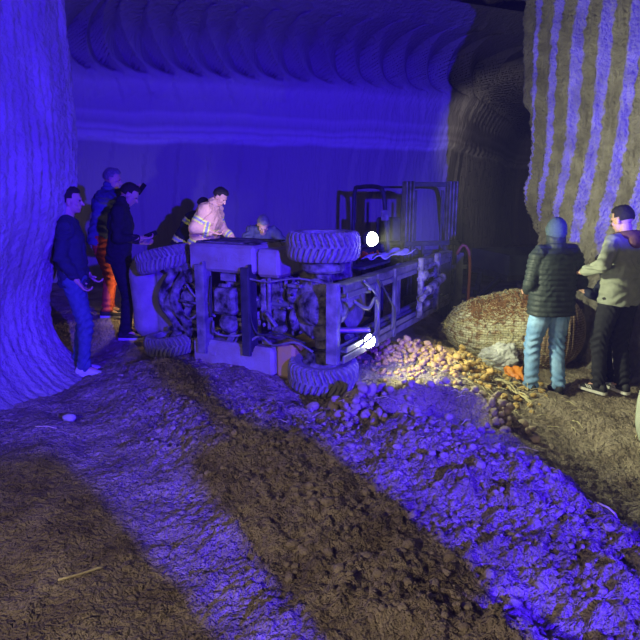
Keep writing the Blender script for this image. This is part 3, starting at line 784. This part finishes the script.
    b.build(upper[0],[M[upper[1]]]+([M['refl_y'],M['refl_s']] if stripes else []),root,remesh=.0085 if hi else .014,smit=2,post=post)
    if hood:
        b=MB()
        for i in range(14):
            t=-PI*.12+ (PI*1.24)*i/13
            c=neckb+Rl@V((.085*math.cos(-t),-.09*math.sin(t)+.015,.0+.02*math.sin(t)))*k
            b.ell(c,(.042*k,.045*k,.045*k),None,10,8)
        b.ell(neckb+Rl@V((0,-.10,-.035))*k,(.085*k,.055*k,.07*k),Rl,14,10)
        b.build('hood',M[hood],root,remesh=.010,smit=4)
    # ---- lower garment
    b=MB()
    b.loft([(hip+V((0,0,.09*k)),.150*k,.112*k,None),(hip,.168*k,.125*k,None),(hip-V((0,0,.09*k)),.165*k,.12*k,None)],20)
    for s in (-1,1):
        b.caps(hips[s]+V((0,0,-.03)),kn[s],.098*k*g,.070*k*g,16); hm=ank[s]+(kn[s]-ank[s])*.04
        b.caps(kn[s],hm,.070*k*g,.055*k*g,16)
        b.ell(hm+V((0,.01,.0)),(.062*k*g,.066*k*g,.035*k),None,12,8)
    def postl(me):
        n=len(me.vertices); co=np.empty(n*3); me.vertices.foreach_get('co',co); co=co.reshape(-1,3)
        no=np.empty(n*3); me.vertex_normals.foreach_get('vector',no); no=no.reshape(-1,3)
        sd=int(abs(x*70+y*30))%60
        zf=co[:,2]/k
        near=np.exp(-((zf-.5)/.14)**2)+1.3*np.exp(-((zf-.10)/.12)**2)+.5*np.exp(-((zf-.85)/.1)**2)
        wv=.008*near*np.sin(co[:,2]*85+10*fbm(co[:,0]*5+sd,co[:,1]*5,2,sd)*3+co[:,0]*20)+.026*fbm(co[:,0]*8+sd,co[:,2]*4,3,sd)
        me.vertices.foreach_set('co',(co+no*wv[:,None]).reshape(-1)); me.update()
    b.build(lower[0],M[lower[1]],root,remesh=.0095 if hi else .015,smit=2,post=postl)
    # ---- shoes
    for s in (-1,1):
        a=ank[s]; out=V((s*.12,1,0)).normalized(); sd=V((out.y,-out.x,0)); az=a.z
        Rr=Matrix((sd,V((0,0,1)),-out)).transposed() if False else None
        def ring(t,w,h0,h1):
            c=a+out*t; return c,w,h0,h1
        b=MB(); vs=[];fs=[];n=14
        prof_=[(-.075,.026,.02,.075),(-.06,.034,.008,.105),(-.01,.038,.006,.115),(.05,.041,.006,.085),(.10,.046,.006,.062),(.15,.045,.006,.05),(.185,.034,.008,.040),(.20,.018,.014,.03)]
        for t,w,h0,h1 in prof_:
            for q_ in range(n):
                an=2*PI*q_/n; xx=math.cos(an)*w*k; zc_=(h0+h1)/2; zr=(h1-h0)/2
                vs.append(a+out*t*k+sd*xx+V((0,0,(zc_+math.sin(an)*zr)*k-az)))
        for j in range(len(prof_)-1):
            for q_ in range(n): fs.append((j*n+q_,j*n+(q_+1)%n,(j+1)*n+(q_+1)%n,(j+1)*n+q_))
        fs.append(tuple(range(n))); fs.append(tuple(range((len(prof_)-1)*n,len(prof_)*n)))
        so=b.add(vs,fs).build('shoe',M[shoe[0]],root,smooth=True)
        b=MB(); vs=[];fs=[]; prs=[(-.082,.020),(-.07,.034),(-.02,.038),(.05,.042),(.11,.050),(.16,.047),(.195,.034),(.21,.014)]
        for t,w in prs:
            for xx,zz_ in ((-w,0),(w,0),(w,.026),(-w,.026)): vs.append(a+out*t*k+sd*xx*k+V((0,0,zz_*k-az)))
        for j in range(len(prs)-1):
            for q_ in range(4): fs.append((j*4+q_,j*4+(q_+1)%4,(j+1)*4+(q_+1)%4,(j+1)*4+q_))
        fs.append((0,1,2,3)); fs.append(tuple(range(len(vs)-4,len(vs))))
        b.add(vs,fs).build('sole',M[shoe[1]],so)
        if len(shoe)>2:
            for st in range(3):
                for sgn in (-1,1):
                    b=MB()
                    c=a+out*(.055+.022*st)*k+sd*sgn*.046*k+V((0,0,.05*k-az)); b.obox(c,out+V((0,0,1.1)),sd,V((0,0,1)).cross(sd)*-1+V((0,0,.0)),(.022*k,.003*k,.005*k)); b.build('side_stripe',M['shoe_w'],so)
    return root,dict(wr=wr,el=el,hc=hc,hip=hip)
def W(root,p): return Matrix.Translation(root.location)@Matrix.Rotation(root.rotation_euler.z,4,'Z')@V(p)
R_=math.radians
# left group
pA,_=person('person','person in dark navy sweater and jeans, nearest the left wall, hand in pocket',-2.33,5.62,R_(14),1.77,z=gz(-2.33,5.62)+.0,head_pitch=-4,
  feet=((-.10,-.04),(.10,.04)),rh=(.17,.06,.93),lh=(-.17,.12,.95),upper=('sweater','navy'),lower=('jeans','jeans_d'),shoe=('shoe_w','shoe_w'))
pB,iB=person('person','grey-haired person in blue jacket and orange trousers, raising a lit phone torch',-2.66,7.35,R_(8),1.80,head_pitch=-14,lean=12,
  rh=(.12,.42,1.52),lh=(-.2,.2,.95),upper=('jacket','blue_j'),lower=('trousers','orange_c'),hair='grey_hair',loose=1.08,collar=True)
pC,iC=person('person','person in black jacket and black trousers looking down at a phone',-2.25,6.72,R_(12),1.76,head_pitch=-34,lean=7,
  rh=(.08,.26,1.14),lh=(-.10,.24,1.08),upper=('jacket','bk'),lower=('trousers','bk'),collar=True)
pD,iD=person('firefighter','person in beige turnout coat with yellow and silver stripes, leaning forward',-1.66,8.5,R_(-14),1.79,head_pitch=-40,lean=20,build=1.15,
  rh=(.20,.26,1.12),lh=(-.14,.42,1.02),upper=('turnout_coat','beige'),lower=('trousers','bk'),stripes=1,collar=True,loose=1.26,hi=True)
pE,iE=person('firefighter','person in black coat with yellow bands, mostly hidden behind the beige coat',-2.02,8.8,R_(8),1.60,head_pitch=-30,lean=30,
  rh=(.2,.5,.95),lh=(-.16,.4,.9),upper=('turnout_coat','bk'),lower=('trousers','bk'),stripes=2,loose=1.1,hi=False)
pF,iF=person('person','person in grey shirt bending down behind the overturned forklift, face lowered',-.82,8.45,R_(-80),1.72,head_pitch=-52,lean=52,
  rh=(.30,.62,.98),lh=(-.30,.62,.98),upper=('shirt','greyc'),lower=('trousers','bk'),hair='grey_hair',hi=True,back=-.15)
# right group
pG,_=person('person','person in green-grey beanie, dark quilted jacket and light blue jeans',2.30,5.86,R_(97),1.75,z=gz(2.30,5.86)-.03,
  feet=((-.15,.0),(.13,-.03)),rh=(.18,.17,1.03),lh=(-.17,.19,1.03),upper=('quilted_jacket','puffer'),lower=('jeans','jeans_l'),hair=None,hat='beanie',quilt=True,collar=True,loose=1.17,build=1.12,hem=.03,shoe=('shoe_b','shoe_b'))
pH,iH=person('person','person in sage green top with brown hood and black trousers, holding a phone',2.92,5.76,R_(112),1.84,head_pitch=-16,head_yaw=-8,
  feet=((-.13,.02),(.10,-.06)),lh=(-.39,.13,1.22),rh=(.25,.14,.95),upper=('top','sage'),lower=('track_trousers','bk'),hood='brown_h',loose=1.12,build=1.05,shoe=('shoe_b','shoe_w',1))
pI,_=person('person','person in dark clothes mostly hidden between the beanie wearer and the sage green top',3.17,6.33,R_(165),1.40,lean=14,head_pitch=-20,
  upper=('jacket','navy'),lower=('trousers','bk'),hi=False,rh=(.1,.35,1.0),lh=(-.1,.35,1.0),collar=True)
# bystanders beside the camera, between the rescue lights and the wreck
person('person','person in black jacket standing beside the camera, right of two bystanders',1.46,.10,R_(122),1.80,build=.84,hem=.15,rh=(.07,.2,1.12),lh=(-.07,.2,1.12),upper=('jacket','bk'),lower=('trousers','bk'),hi=False,loose=.92)
person('person','person in grey shirt standing beside the camera, left of two bystanders',.66,.06,R_(120),1.72,upper=('shirt','greyc'),lower=('trousers','jeans_d'),hi=False,loose=1.12)

def phone(root,p,d,label,lit):
    o=thing('phone',label,'phone',W(root,p),root.rotation_euler.z); 
    MB().obox((0,0,0),d,V(d).orthogonal(),V(d).cross(V(d).orthogonal()),(.072,.036,.005)).build('phone_body',M['phone'],o)
    b=MB(); n_=V(d).normalized().cross(V(d).orthogonal().normalized())
    if lit=='led': b.ell(V(d).normalized()*.06+n_*.007,(.009,.009,.009),None,10,8); b.build('torch_light',M['led'],o)
    else: b.obox(-n_*.0055,d,V(d).orthogonal(),n_,(.067,.032,.001)); b.build('screen',M['screen'],o)
    return o
w=iB['wr'][1]; phone(pB,w+V((.0,.105,.03)),(0,.6,.8),'phone with torch on, held up by the grey-haired person','led')
w=iC['wr'][1]; phone(pC,w+V((-.03,.10,.035)),(.1,.9,.35),'phone held low by the person in black jacket','screen')
w=iH['wr'][-1]; phone(pH,w+V((0,.10,.03)),(.0,.6,.8),'phone held by the person in sage green top','screen')

# ------------------------------------------------------------------ big bag and loose items
bx,by=2.35,7.08; bz=gzs(bx,by)
bag=thing('bulk_bag','large slumped woven bulk bag partly covered in straw, behind the beanie wearer','bag',(bx,by,bz-.03),R_(-4))
n,m=260,90
th=np.linspace(0,2*PI,n); u=np.linspace(-1,1,m); TH,U=np.meshgrid(th,u,indexing='ij')
rad=np.power(np.clip(1-np.abs(U)**3.4,0,1),1/2.0)
ry=.52*rad; rz_=.43*rad*1.1*(1-.26*S(-U,-.3,.9)); 
ct=np.cos(TH); st=np.sin(TH); e=.82
Yb=np.sign(ct)*np.abs(ct)**e*ry; Zb=np.sign(st)*np.abs(st)**e*rz_
ribs=.016*np.abs(np.sin(U*44))*(S(U,-.3,.1))+.010*np.sin(TH*30+U*3)*(1-S(U,-.3,.1))
fac=1+ribs/.45+.10*fbm(TH*1.3,U*2.5,4,4)
Pb=np.stack([U*.81+.03*fbm(TH,U*3,3,7),Yb*fac,np.maximum(Zb*fac,-.40)+.41],-1)
bm_=bpy.data.materials.new('woven_bag'); bm_.use_nodes=True; nt=bm_.node_tree; bs=nt.nodes['Principled BSDF']; bs.inputs['Roughness'].default_value=.7
tc=nt.nodes.new('ShaderNodeTexCoord'); sx=nt.nodes.new('ShaderNodeSeparateXYZ'); nt.links.new(tc.outputs['Object'],sx.inputs[0])
no_=nt.nodes.new('ShaderNodeTexNoise'); no_.inputs['Scale'].default_value=5; nt.links.new(tc.outputs['Object'],no_.inputs['Vector'])
a1=nt.nodes.new('ShaderNodeMath'); a1.operation='MULTIPLY_ADD'; a1.inputs[1].default_value=.5; nt.links.new(no_.outputs['Fac'],a1.inputs[0]); nt.links.new(sx.outputs['X'],a1.inputs[2])
r=nt.nodes.new('ShaderNodeValToRGB'); r.color_ramp.elements[0].position=.15; r.color_ramp.elements[0].color=(.66,.64,.48,1); r.color_ramp.elements[1].position=.45; r.color_ramp.elements[1].color=(.42,.29,.20,1)
nt.links.new(a1.outputs[0],r.inputs['Fac'])
n2=nt.nodes.new('ShaderNodeTexNoise'); n2.inputs['Scale'].default_value=14; nt.links.new(tc.outputs['Object'],n2.inputs['Vector'])
mx=nt.nodes.new('ShaderNodeMix'); mx.data_type='RGBA'; mx.inputs[7].default_value=(.30,.19,.11,1)
r2=nt.nodes.new('ShaderNodeValToRGB'); r2.color_ramp.elements[0].position=.5; r2.color_ramp.elements[1].position=.62; nt.links.new(n2.outputs['Fac'],r2.inputs['Fac'])
nt.links.new(r2.outputs['Color'],mx.inputs[0]); nt.links.new(r.outputs['Color'],mx.inputs[6])
cx_=nt.nodes.new('ShaderNodeCombineXYZ'); nt.links.new(sx.outputs['X'],cx_.inputs[0]); nt.links.new(sx.outputs['Z'],cx_.inputs[1])
bt=nt.nodes.new('ShaderNodeTexBrick'); bt.inputs['Scale'].default_value=9; bt.inputs['Mortar Size'].default_value=.035; bt.inputs['Color1'].default_value=(1,1,1,1); bt.inputs['Color2'].default_value=(.75,.75,.7,1); bt.inputs['Mortar'].default_value=(.25,.2,.12,1)
nt.links.new(cx_.outputs[0],bt.inputs['Vector'])
mm=nt.nodes.new('ShaderNodeMix'); mm.data_type='RGBA'; mm.blend_type='MULTIPLY'; mm.inputs[0].default_value=.8
nt.links.new(mx.outputs[2],mm.inputs[6]); nt.links.new(bt.outputs['Color'],mm.inputs[7]); nt.links.new(mm.outputs[2],bs.inputs['Base Color'])
o=grid('sack',Pb,bm_,kind=None); o.parent=bag
def stalks(name,pts_fn,count,material,parent,r=.003,length=(.08,.2),seed=0):
    rr=random.Random(seed); b=MB()
    for i in range(count):
        p,nv=pts_fn(rr); L=rr.uniform(*length); a=V((rr.gauss(0,1),rr.gauss(0,1),rr.gauss(0,.5))); a=(a-nv*a.dot(nv)*.8).normalized()
        mid=p+nv*.012+a*L*.5+V((0,0,rr.uniform(0,.02))); 
        b.tube([p+nv*.004,mid,p+a*L+nv*rr.uniform(-.01,.02)],[r,r,r*.6],4)
    return b.build(name,material,parent)
def bagpt(rr):
    i=rr.randrange(0,n); 
    while True:
        i=int(rr.uniform(.45,1.0)*(n-1)) if rr.random()<.0 else rr.randrange(n); j=int(min(m-1,max(0,rr.gauss(.36,.2)*m)))
        p=V(Pb[i,j]); 
        if p.y<.12 and p.z>.03: break
    nv=(p-V((p.x*.7,0,.4))).normalized(); return p,nv
stalks('straw',bagpt,750,M['straw'],bag,.003,(.04,.14),3)['kind']='stuff'
def bagtop(rr):
    j_=int(rr.uniform(.14,.55)*m); a_=min(3.0,max(1.6,rr.gauss(2.15,.28))); p=V(Pb[int(a_/(2*PI)*n),j_]); return p,(p-V((p.x*.7,0,.4))).normalized()
stalks('dry_roots',bagtop,520,mat('brown_roots',(.20,.09,.04),(.32,.17,.08),20,.95),bag,.005,(.04,.13),13)['kind']='stuff'
# second bag at the right edge
n3,m3=80,50
th=np.linspace(0,2*PI,n3); u=np.linspace(0,PI,m3); TH,U=np.meshgrid(th,u,indexing='ij')
rr_=.40*np.sin(U)**.6*(1+.06*fbm(TH*2,U*3,4,3)); Pc=np.stack([np.cos(TH)*rr_,np.sin(TH)*rr_,.36-.40*np.cos(U)*np.abs(np.cos(U))**-.2*1.0],-1)
b2=thing('bulk_bag','white woven bulk bag with straw stuck to it, at the right edge near the wall','bag',(2.92,4.42,gzs(2.92,4.42)-.04))
o=grid('sack',Pc,mat('white_woven',(.42,.45,.36),(.34,.37,.28),16,.7,0,.5,70),None,kind=None); o.parent=b2
o.data.materials.clear(); o.data.materials.append(bpy.data.materials['white_woven'])
def b2pt(rr):
    i=rr.randrange(n3); j=rr.randrange(5,m3-5); p=V(Pc[i,j]); return p,(p-V((0,0,.36))).normalized()
stalks('straw',b2pt,60,M['straw'],b2,.004,(.06,.16),9)['kind']='stuff'

def pile_at(px,py):  # ground point from photo measurements
    e=math.atan((py-320)/600)+R_(12.2); d=1.75/math.tan(e); dep=d*math.cos(R_(12.2))+1.75*math.sin(R_(12.2)); return (px-320)/600*dep,d
def pf(d): return 1+.35*mnoise.noise(d*1.7)+.22*abs(mnoise.noise(d*4))+.1*abs(mnoise.noise(d*9))
tag(MB().ell((2.02,6.47,gz(2.02,6.47)+.11),(.20,.10,.15),None,90,60,fn=pf).build('plastic_bag',M['plastic'],None),'crumpled translucent white plastic bag at the foot of the large straw-covered bag','plastic bag')
sheet('orange_net',(2.08,6.18,gz(2.08,6.18)+.05),.10,.06,R_(-5),M['orange_p'],'crumpled bright orange plastic scrap left of the light blue jeans','plastic scrap',.028,8,(0,.06))

# potatoes
def potato_mesh(seed,mt):
    r_=random.Random(seed); 
    def f(d): return 1+.22*mnoise.noise(d*1.3+V((seed,0,0)))+.05*mnoise.noise(d*4+V((seed,3,0)))
    b=MB().ell((0,0,0),(.052,.038,.034),None,18,12,fn=f); o=b.build('potato',mt,None,smooth=True); return o
protos=[potato_mesh(i,M['potato']) for i in range(5)]; proto_lit=[potato_mesh(20+i,M['potato_lit']) for i in range(5)]
used=set(); placed=[]
def put(kind,i,x,y,sc,label,group):
    global used
    src=(protos if kind==0 else proto_lit)[i%5]
    if src.name in used: o=src.copy(); C.objects.link(o)
    else: o=src; used.add(src.name)
    h=gz(x,y)+.026*sc
    for (a,b_,c,s_) in placed:
        dd=math.hypot(a-x,b_-y); lim=.030*(sc+s_)
        if dd<lim and c+math.sqrt(max(0,(.062*.5*(sc+s_))**2-dd*dd))>h: h=c+math.sqrt(max(0,(.062*.5*(sc+s_))**2-dd*dd))*.9
    h=min(h,gz(x,y)+.16)
    placed.append((x,y,h,sc))
    o.location=(x,y,h); o.rotation_euler=(random.gauss(0,.5),random.gauss(0,.5),random.uniform(0,6.28)); o.scale=(sc,)*3
    tag(o,label,'potato',group)
cnt=0
for i in range(150):      # around the hollow
    t=random.uniform(-.25,PI+.35) if i<120 else random.uniform(PI+.3,2*PI-.3)
    rr_=random.gauss(1.42,.26) if i<120 else random.gauss(1.25,.12)
    x=.86+.50*rr_*.86*math.cos(t); y=4.36+.37*rr_*.88*math.sin(t)
    if i%4==0 and i<120: x=random.uniform(.42,1.4); y=random.uniform(4.72,5.2)
    put(0,i,x,y,random.uniform(.5,.92),'dust-covered potato on the rim of the hollow beside the front wheel','potatoes around the hollow')
for i in range(10):
    put(0,i+3,-.15+random.random()*.6,4.66+random.gauss(0,.05),random.uniform(.9,1.5),'dusty potato lying under the lower front tyre of the overturned forklift','potatoes under the tyre')
for i in range(140):
    t=i/140
    x=random.gauss(1.0,.34); y=random.gauss(6.05,.22)
    if i%3==0: x=.55+t*1.25+random.gauss(0,.12); y=6.3-t*1.1+random.gauss(0,.1)
    put(1,i,x,y,random.uniform(.5,.9),'potato coloured lit-yellow, spilled on the ground between the mast and the large bag','potatoes by the mast')
b=MB()
for i in range(500):
    x=random.gauss(1.25,.40); y=random.gauss(5.9,.28); sc=random.uniform(.4,.8)
    sd=random.random()*9
    b.ell((x,y,gz(x,y)+.012),(.045*sc,.034*sc,.03*sc),Matrix.Rotation(random.uniform(0,6),3,'Z'),9,6)
tag(b.build('small_potatoes',M['potato_lit'],None,smooth=True),'litter of small potatoes coloured lit-yellow and crumbs strewn from the mast toward the bag','potatoes',None,'stuff')
# straw litter
def gpt(cx,cy,sx_,sy_):
    def f(rr):
        x=rr.gauss(cx,sx_); y=rr.gauss(cy,sy_); return V((x,y,gz(x,y)+.004)),V((0,0,1))
    return f
tag(stalks('straw_litter',gpt(1.55,5.7,.35,.4),260,M['straw'],None,.003,(.05,.16),5),'loose pale straw and roots scattered over the spilled potatoes','straw',None,'stuff')
tag(stalks('root_litter',gpt(.8,4.4,.5,.35),60,M['straw'],None,.0025,(.08,.2),6),'thin dusty roots lying around the hollow in the sand','roots',None,'stuff')
def lying(name,pts,r,m,label,cat,group=None):
    q,_,_=sweep([(p[0],p[1],0) for p in pts],.03)
    hs=[gz(p[0],p[1]) for p in q]; hs=[max(hs[max(0,i-2):i+3])+r for i in range(len(hs))]
    o=MB().tube([(p[0],p[1],h) for p,h in zip(q,hs)],r,6).build(name,m,None,smooth=True); return tag(o,label,cat,group)
lab='pale dry stalk in the loose bundle lying left of the beanie wearer\'s shoes'
for k in range(7):
    a=.3+k*.22; L=.30+.05*(k%3); lying('stalk',[(1.72,5.62),(1.72+L*.5*math.cos(a)+.02,5.62+L*.45*math.sin(a)-.10),(1.72+L*math.cos(a),5.62+L*.8*math.sin(a)-.34)],.008,M['straw'],lab,'stalk','stalk bundle')
x,y=pile_at(80,582); lying('stick',[(x-.08,y-.04),(x,y),(x+.09,y+.06)],.006,M['straw'],'pale stick lying on the dark dirt in the left foreground','stick')
x,y=pile_at(45,432); lying('twig',[(x-.07,y),(x,y+.01),(x+.09,y)],.005,M['straw'],'small pale twig on the path below the stone','twig')
x,y=pile_at(612,540); lying('stalk',[(x-.05,y+.09),(x,y),(x+.03,y-.12)],.006,M['straw'],'single curved stalk lying on bare dirt at the right','stalk')
x,y=pile_at(70,421); 
def sf(d): return 1+.2*mnoise.noise(d*1.6)+.06*mnoise.noise(d*5)
tag(MB().ell((x,y,gz(x,y)+.018),(.055,.04,.032),None,20,14,fn=sf).build('stone',M['stone'],None,smooth=True),'pale stone on the path near the navy sweater wearer\'s feet','stone')
# clods (uncountable crumbs of earth)
b=MB()
for i in range(1500):
    t=random.random()
    if i%2: cx,cy=-1.4+2.2*t+random.gauss(0,.28),5.3-3.6*t+random.gauss(0,.3)
    else: cx,cy=.3+1.8*t+random.gauss(0,.42),4.3-2.7*t+random.gauss(0,.35)
    if cy<1.3: continue
    if ((cx-.86)/.6)**2+((cy-4.32)/.42)**2<1: continue
    s_=min(abs(random.gauss(0,.011))+.004,.034)
    b.ell((cx,cy,gz(cx,cy)+s_*.1),(s_*random.uniform(.8,1.4),s_,s_*.7),Matrix.Rotation(random.uniform(0,6),3,'Z'),7,5,fn=lambda d:1+.3*mnoise.noise(d*2+V((cx*9,cy*9,0))))
tag(b.build('dirt_clods',M['clod'],None,smooth=False),'crumbled clods of earth on the churned ridges of the floor','clods',None,'stuff')

# ------------------------------------------------------------------ lights
def lamp(name,type_,loc,energy,color,size=.1,target=None,ang=None,blend=.5):
    l=bpy.data.lights.new(name,type_); l.energy=energy; l.color=color; o=bpy.data.objects.new(name,l); C.objects.link(o); o.location=loc
    if type_ in('SPOT','POINT'): l.shadow_soft_size=size
    if type_=='AREA': l.size=size
    if ang: l.spot_size=R_(ang); l.spot_blend=blend
    if target: o.rotation_euler=(V(target)-V(loc)).to_track_quat('-Z','Y').to_euler()
    return o
LS=(3.0,-2.8,2.6)
lamp('blue_light_bar','SPOT',LS,11200,(.037,.008,1),.06,(-.4,10.5,.3),90,1.0).scale=(1,.59,1)
lamp('ground_fill','SPOT',(-2.2,-1.0,2.4),310,(1,.84,.58),.25,(.5,3.3,-.2),84,1.0)  # added fill without a fixture, brightens the foreground ground
for i,p in enumerate(HL):
    q=fkM@V((p[0]+.085,p[1]-.01,p[2])); d=Matrix.Rotation(YAW,3,'Z')@V((1,.45,.12 if i==0 else .0)) 
    lamp('headlight_beam','SPOT',q,330 if i==0 else 45,(.95,1,.60),.04,q+d,165,.9)
q=W(pB,iB['wr'][1]+V((0,.2,.12))); lamp('tunnel_fill','SPOT',(2.75,10.2,2.7),60,(1,.9,.82),.1,(4.9,16.5,2.7),62,.7)  # tunnel spot is an added fill without a fixture, lifts the dim wall
lamp('phone_torch_beam','SPOT',q,7,(1,.95,.8),.01,(-1.5,7.9,1.1),120,.8)
lamp('torch_on_coat','SPOT',(-1.0,7.6,1.55),24,(1,.85,.8),.02,(-1.6,8.5,1.3),70,.8)
lamp('low_point_light','POINT',(-2.2,7.2,.55),5,(1,.75,.3),.02)  # bare warm point light by the left group's legs, no torch object
lamp('face_point_light','POINT',(-.85,7.75,1.12),2.2,(1,.95,.85),.02)  # bare point light in front of the lowered face, no torch object

w=bpy.data.worlds.new('World'); bpy.context.scene.world=w; w.use_nodes=True
w.node_tree.nodes['Background'].inputs[0].default_value=(.5,.45,.6,1); w.node_tree.nodes['Background'].inputs[1].default_value=.004
nt=w.node_tree; vs_=nt.nodes.new('ShaderNodeVolumeScatter'); vs_.inputs['Density'].default_value=.0042; vs_.inputs['Anisotropy'].default_value=.35
nt.links.new(vs_.outputs[0],nt.nodes['World Output'].inputs['Volume'])
# ------------------------------------------------------------------ camera
cd=bpy.data.cameras.new('camera'); cam=bpy.data.objects.new('camera',cd); C.objects.link(cam)
cd.sensor_width=36; cd.lens=36*600/640; cam.location=(0,0,1.75); cam.rotation_euler=(R_(90-12.2),0,0); cd.clip_start=.05
sc=bpy.context.scene; sc.camera=cam
sc.view_settings.view_transform='Standard'; sc.view_settings.look='None'; sc.view_settings.gamma=1; sc.view_settings.exposure=.3
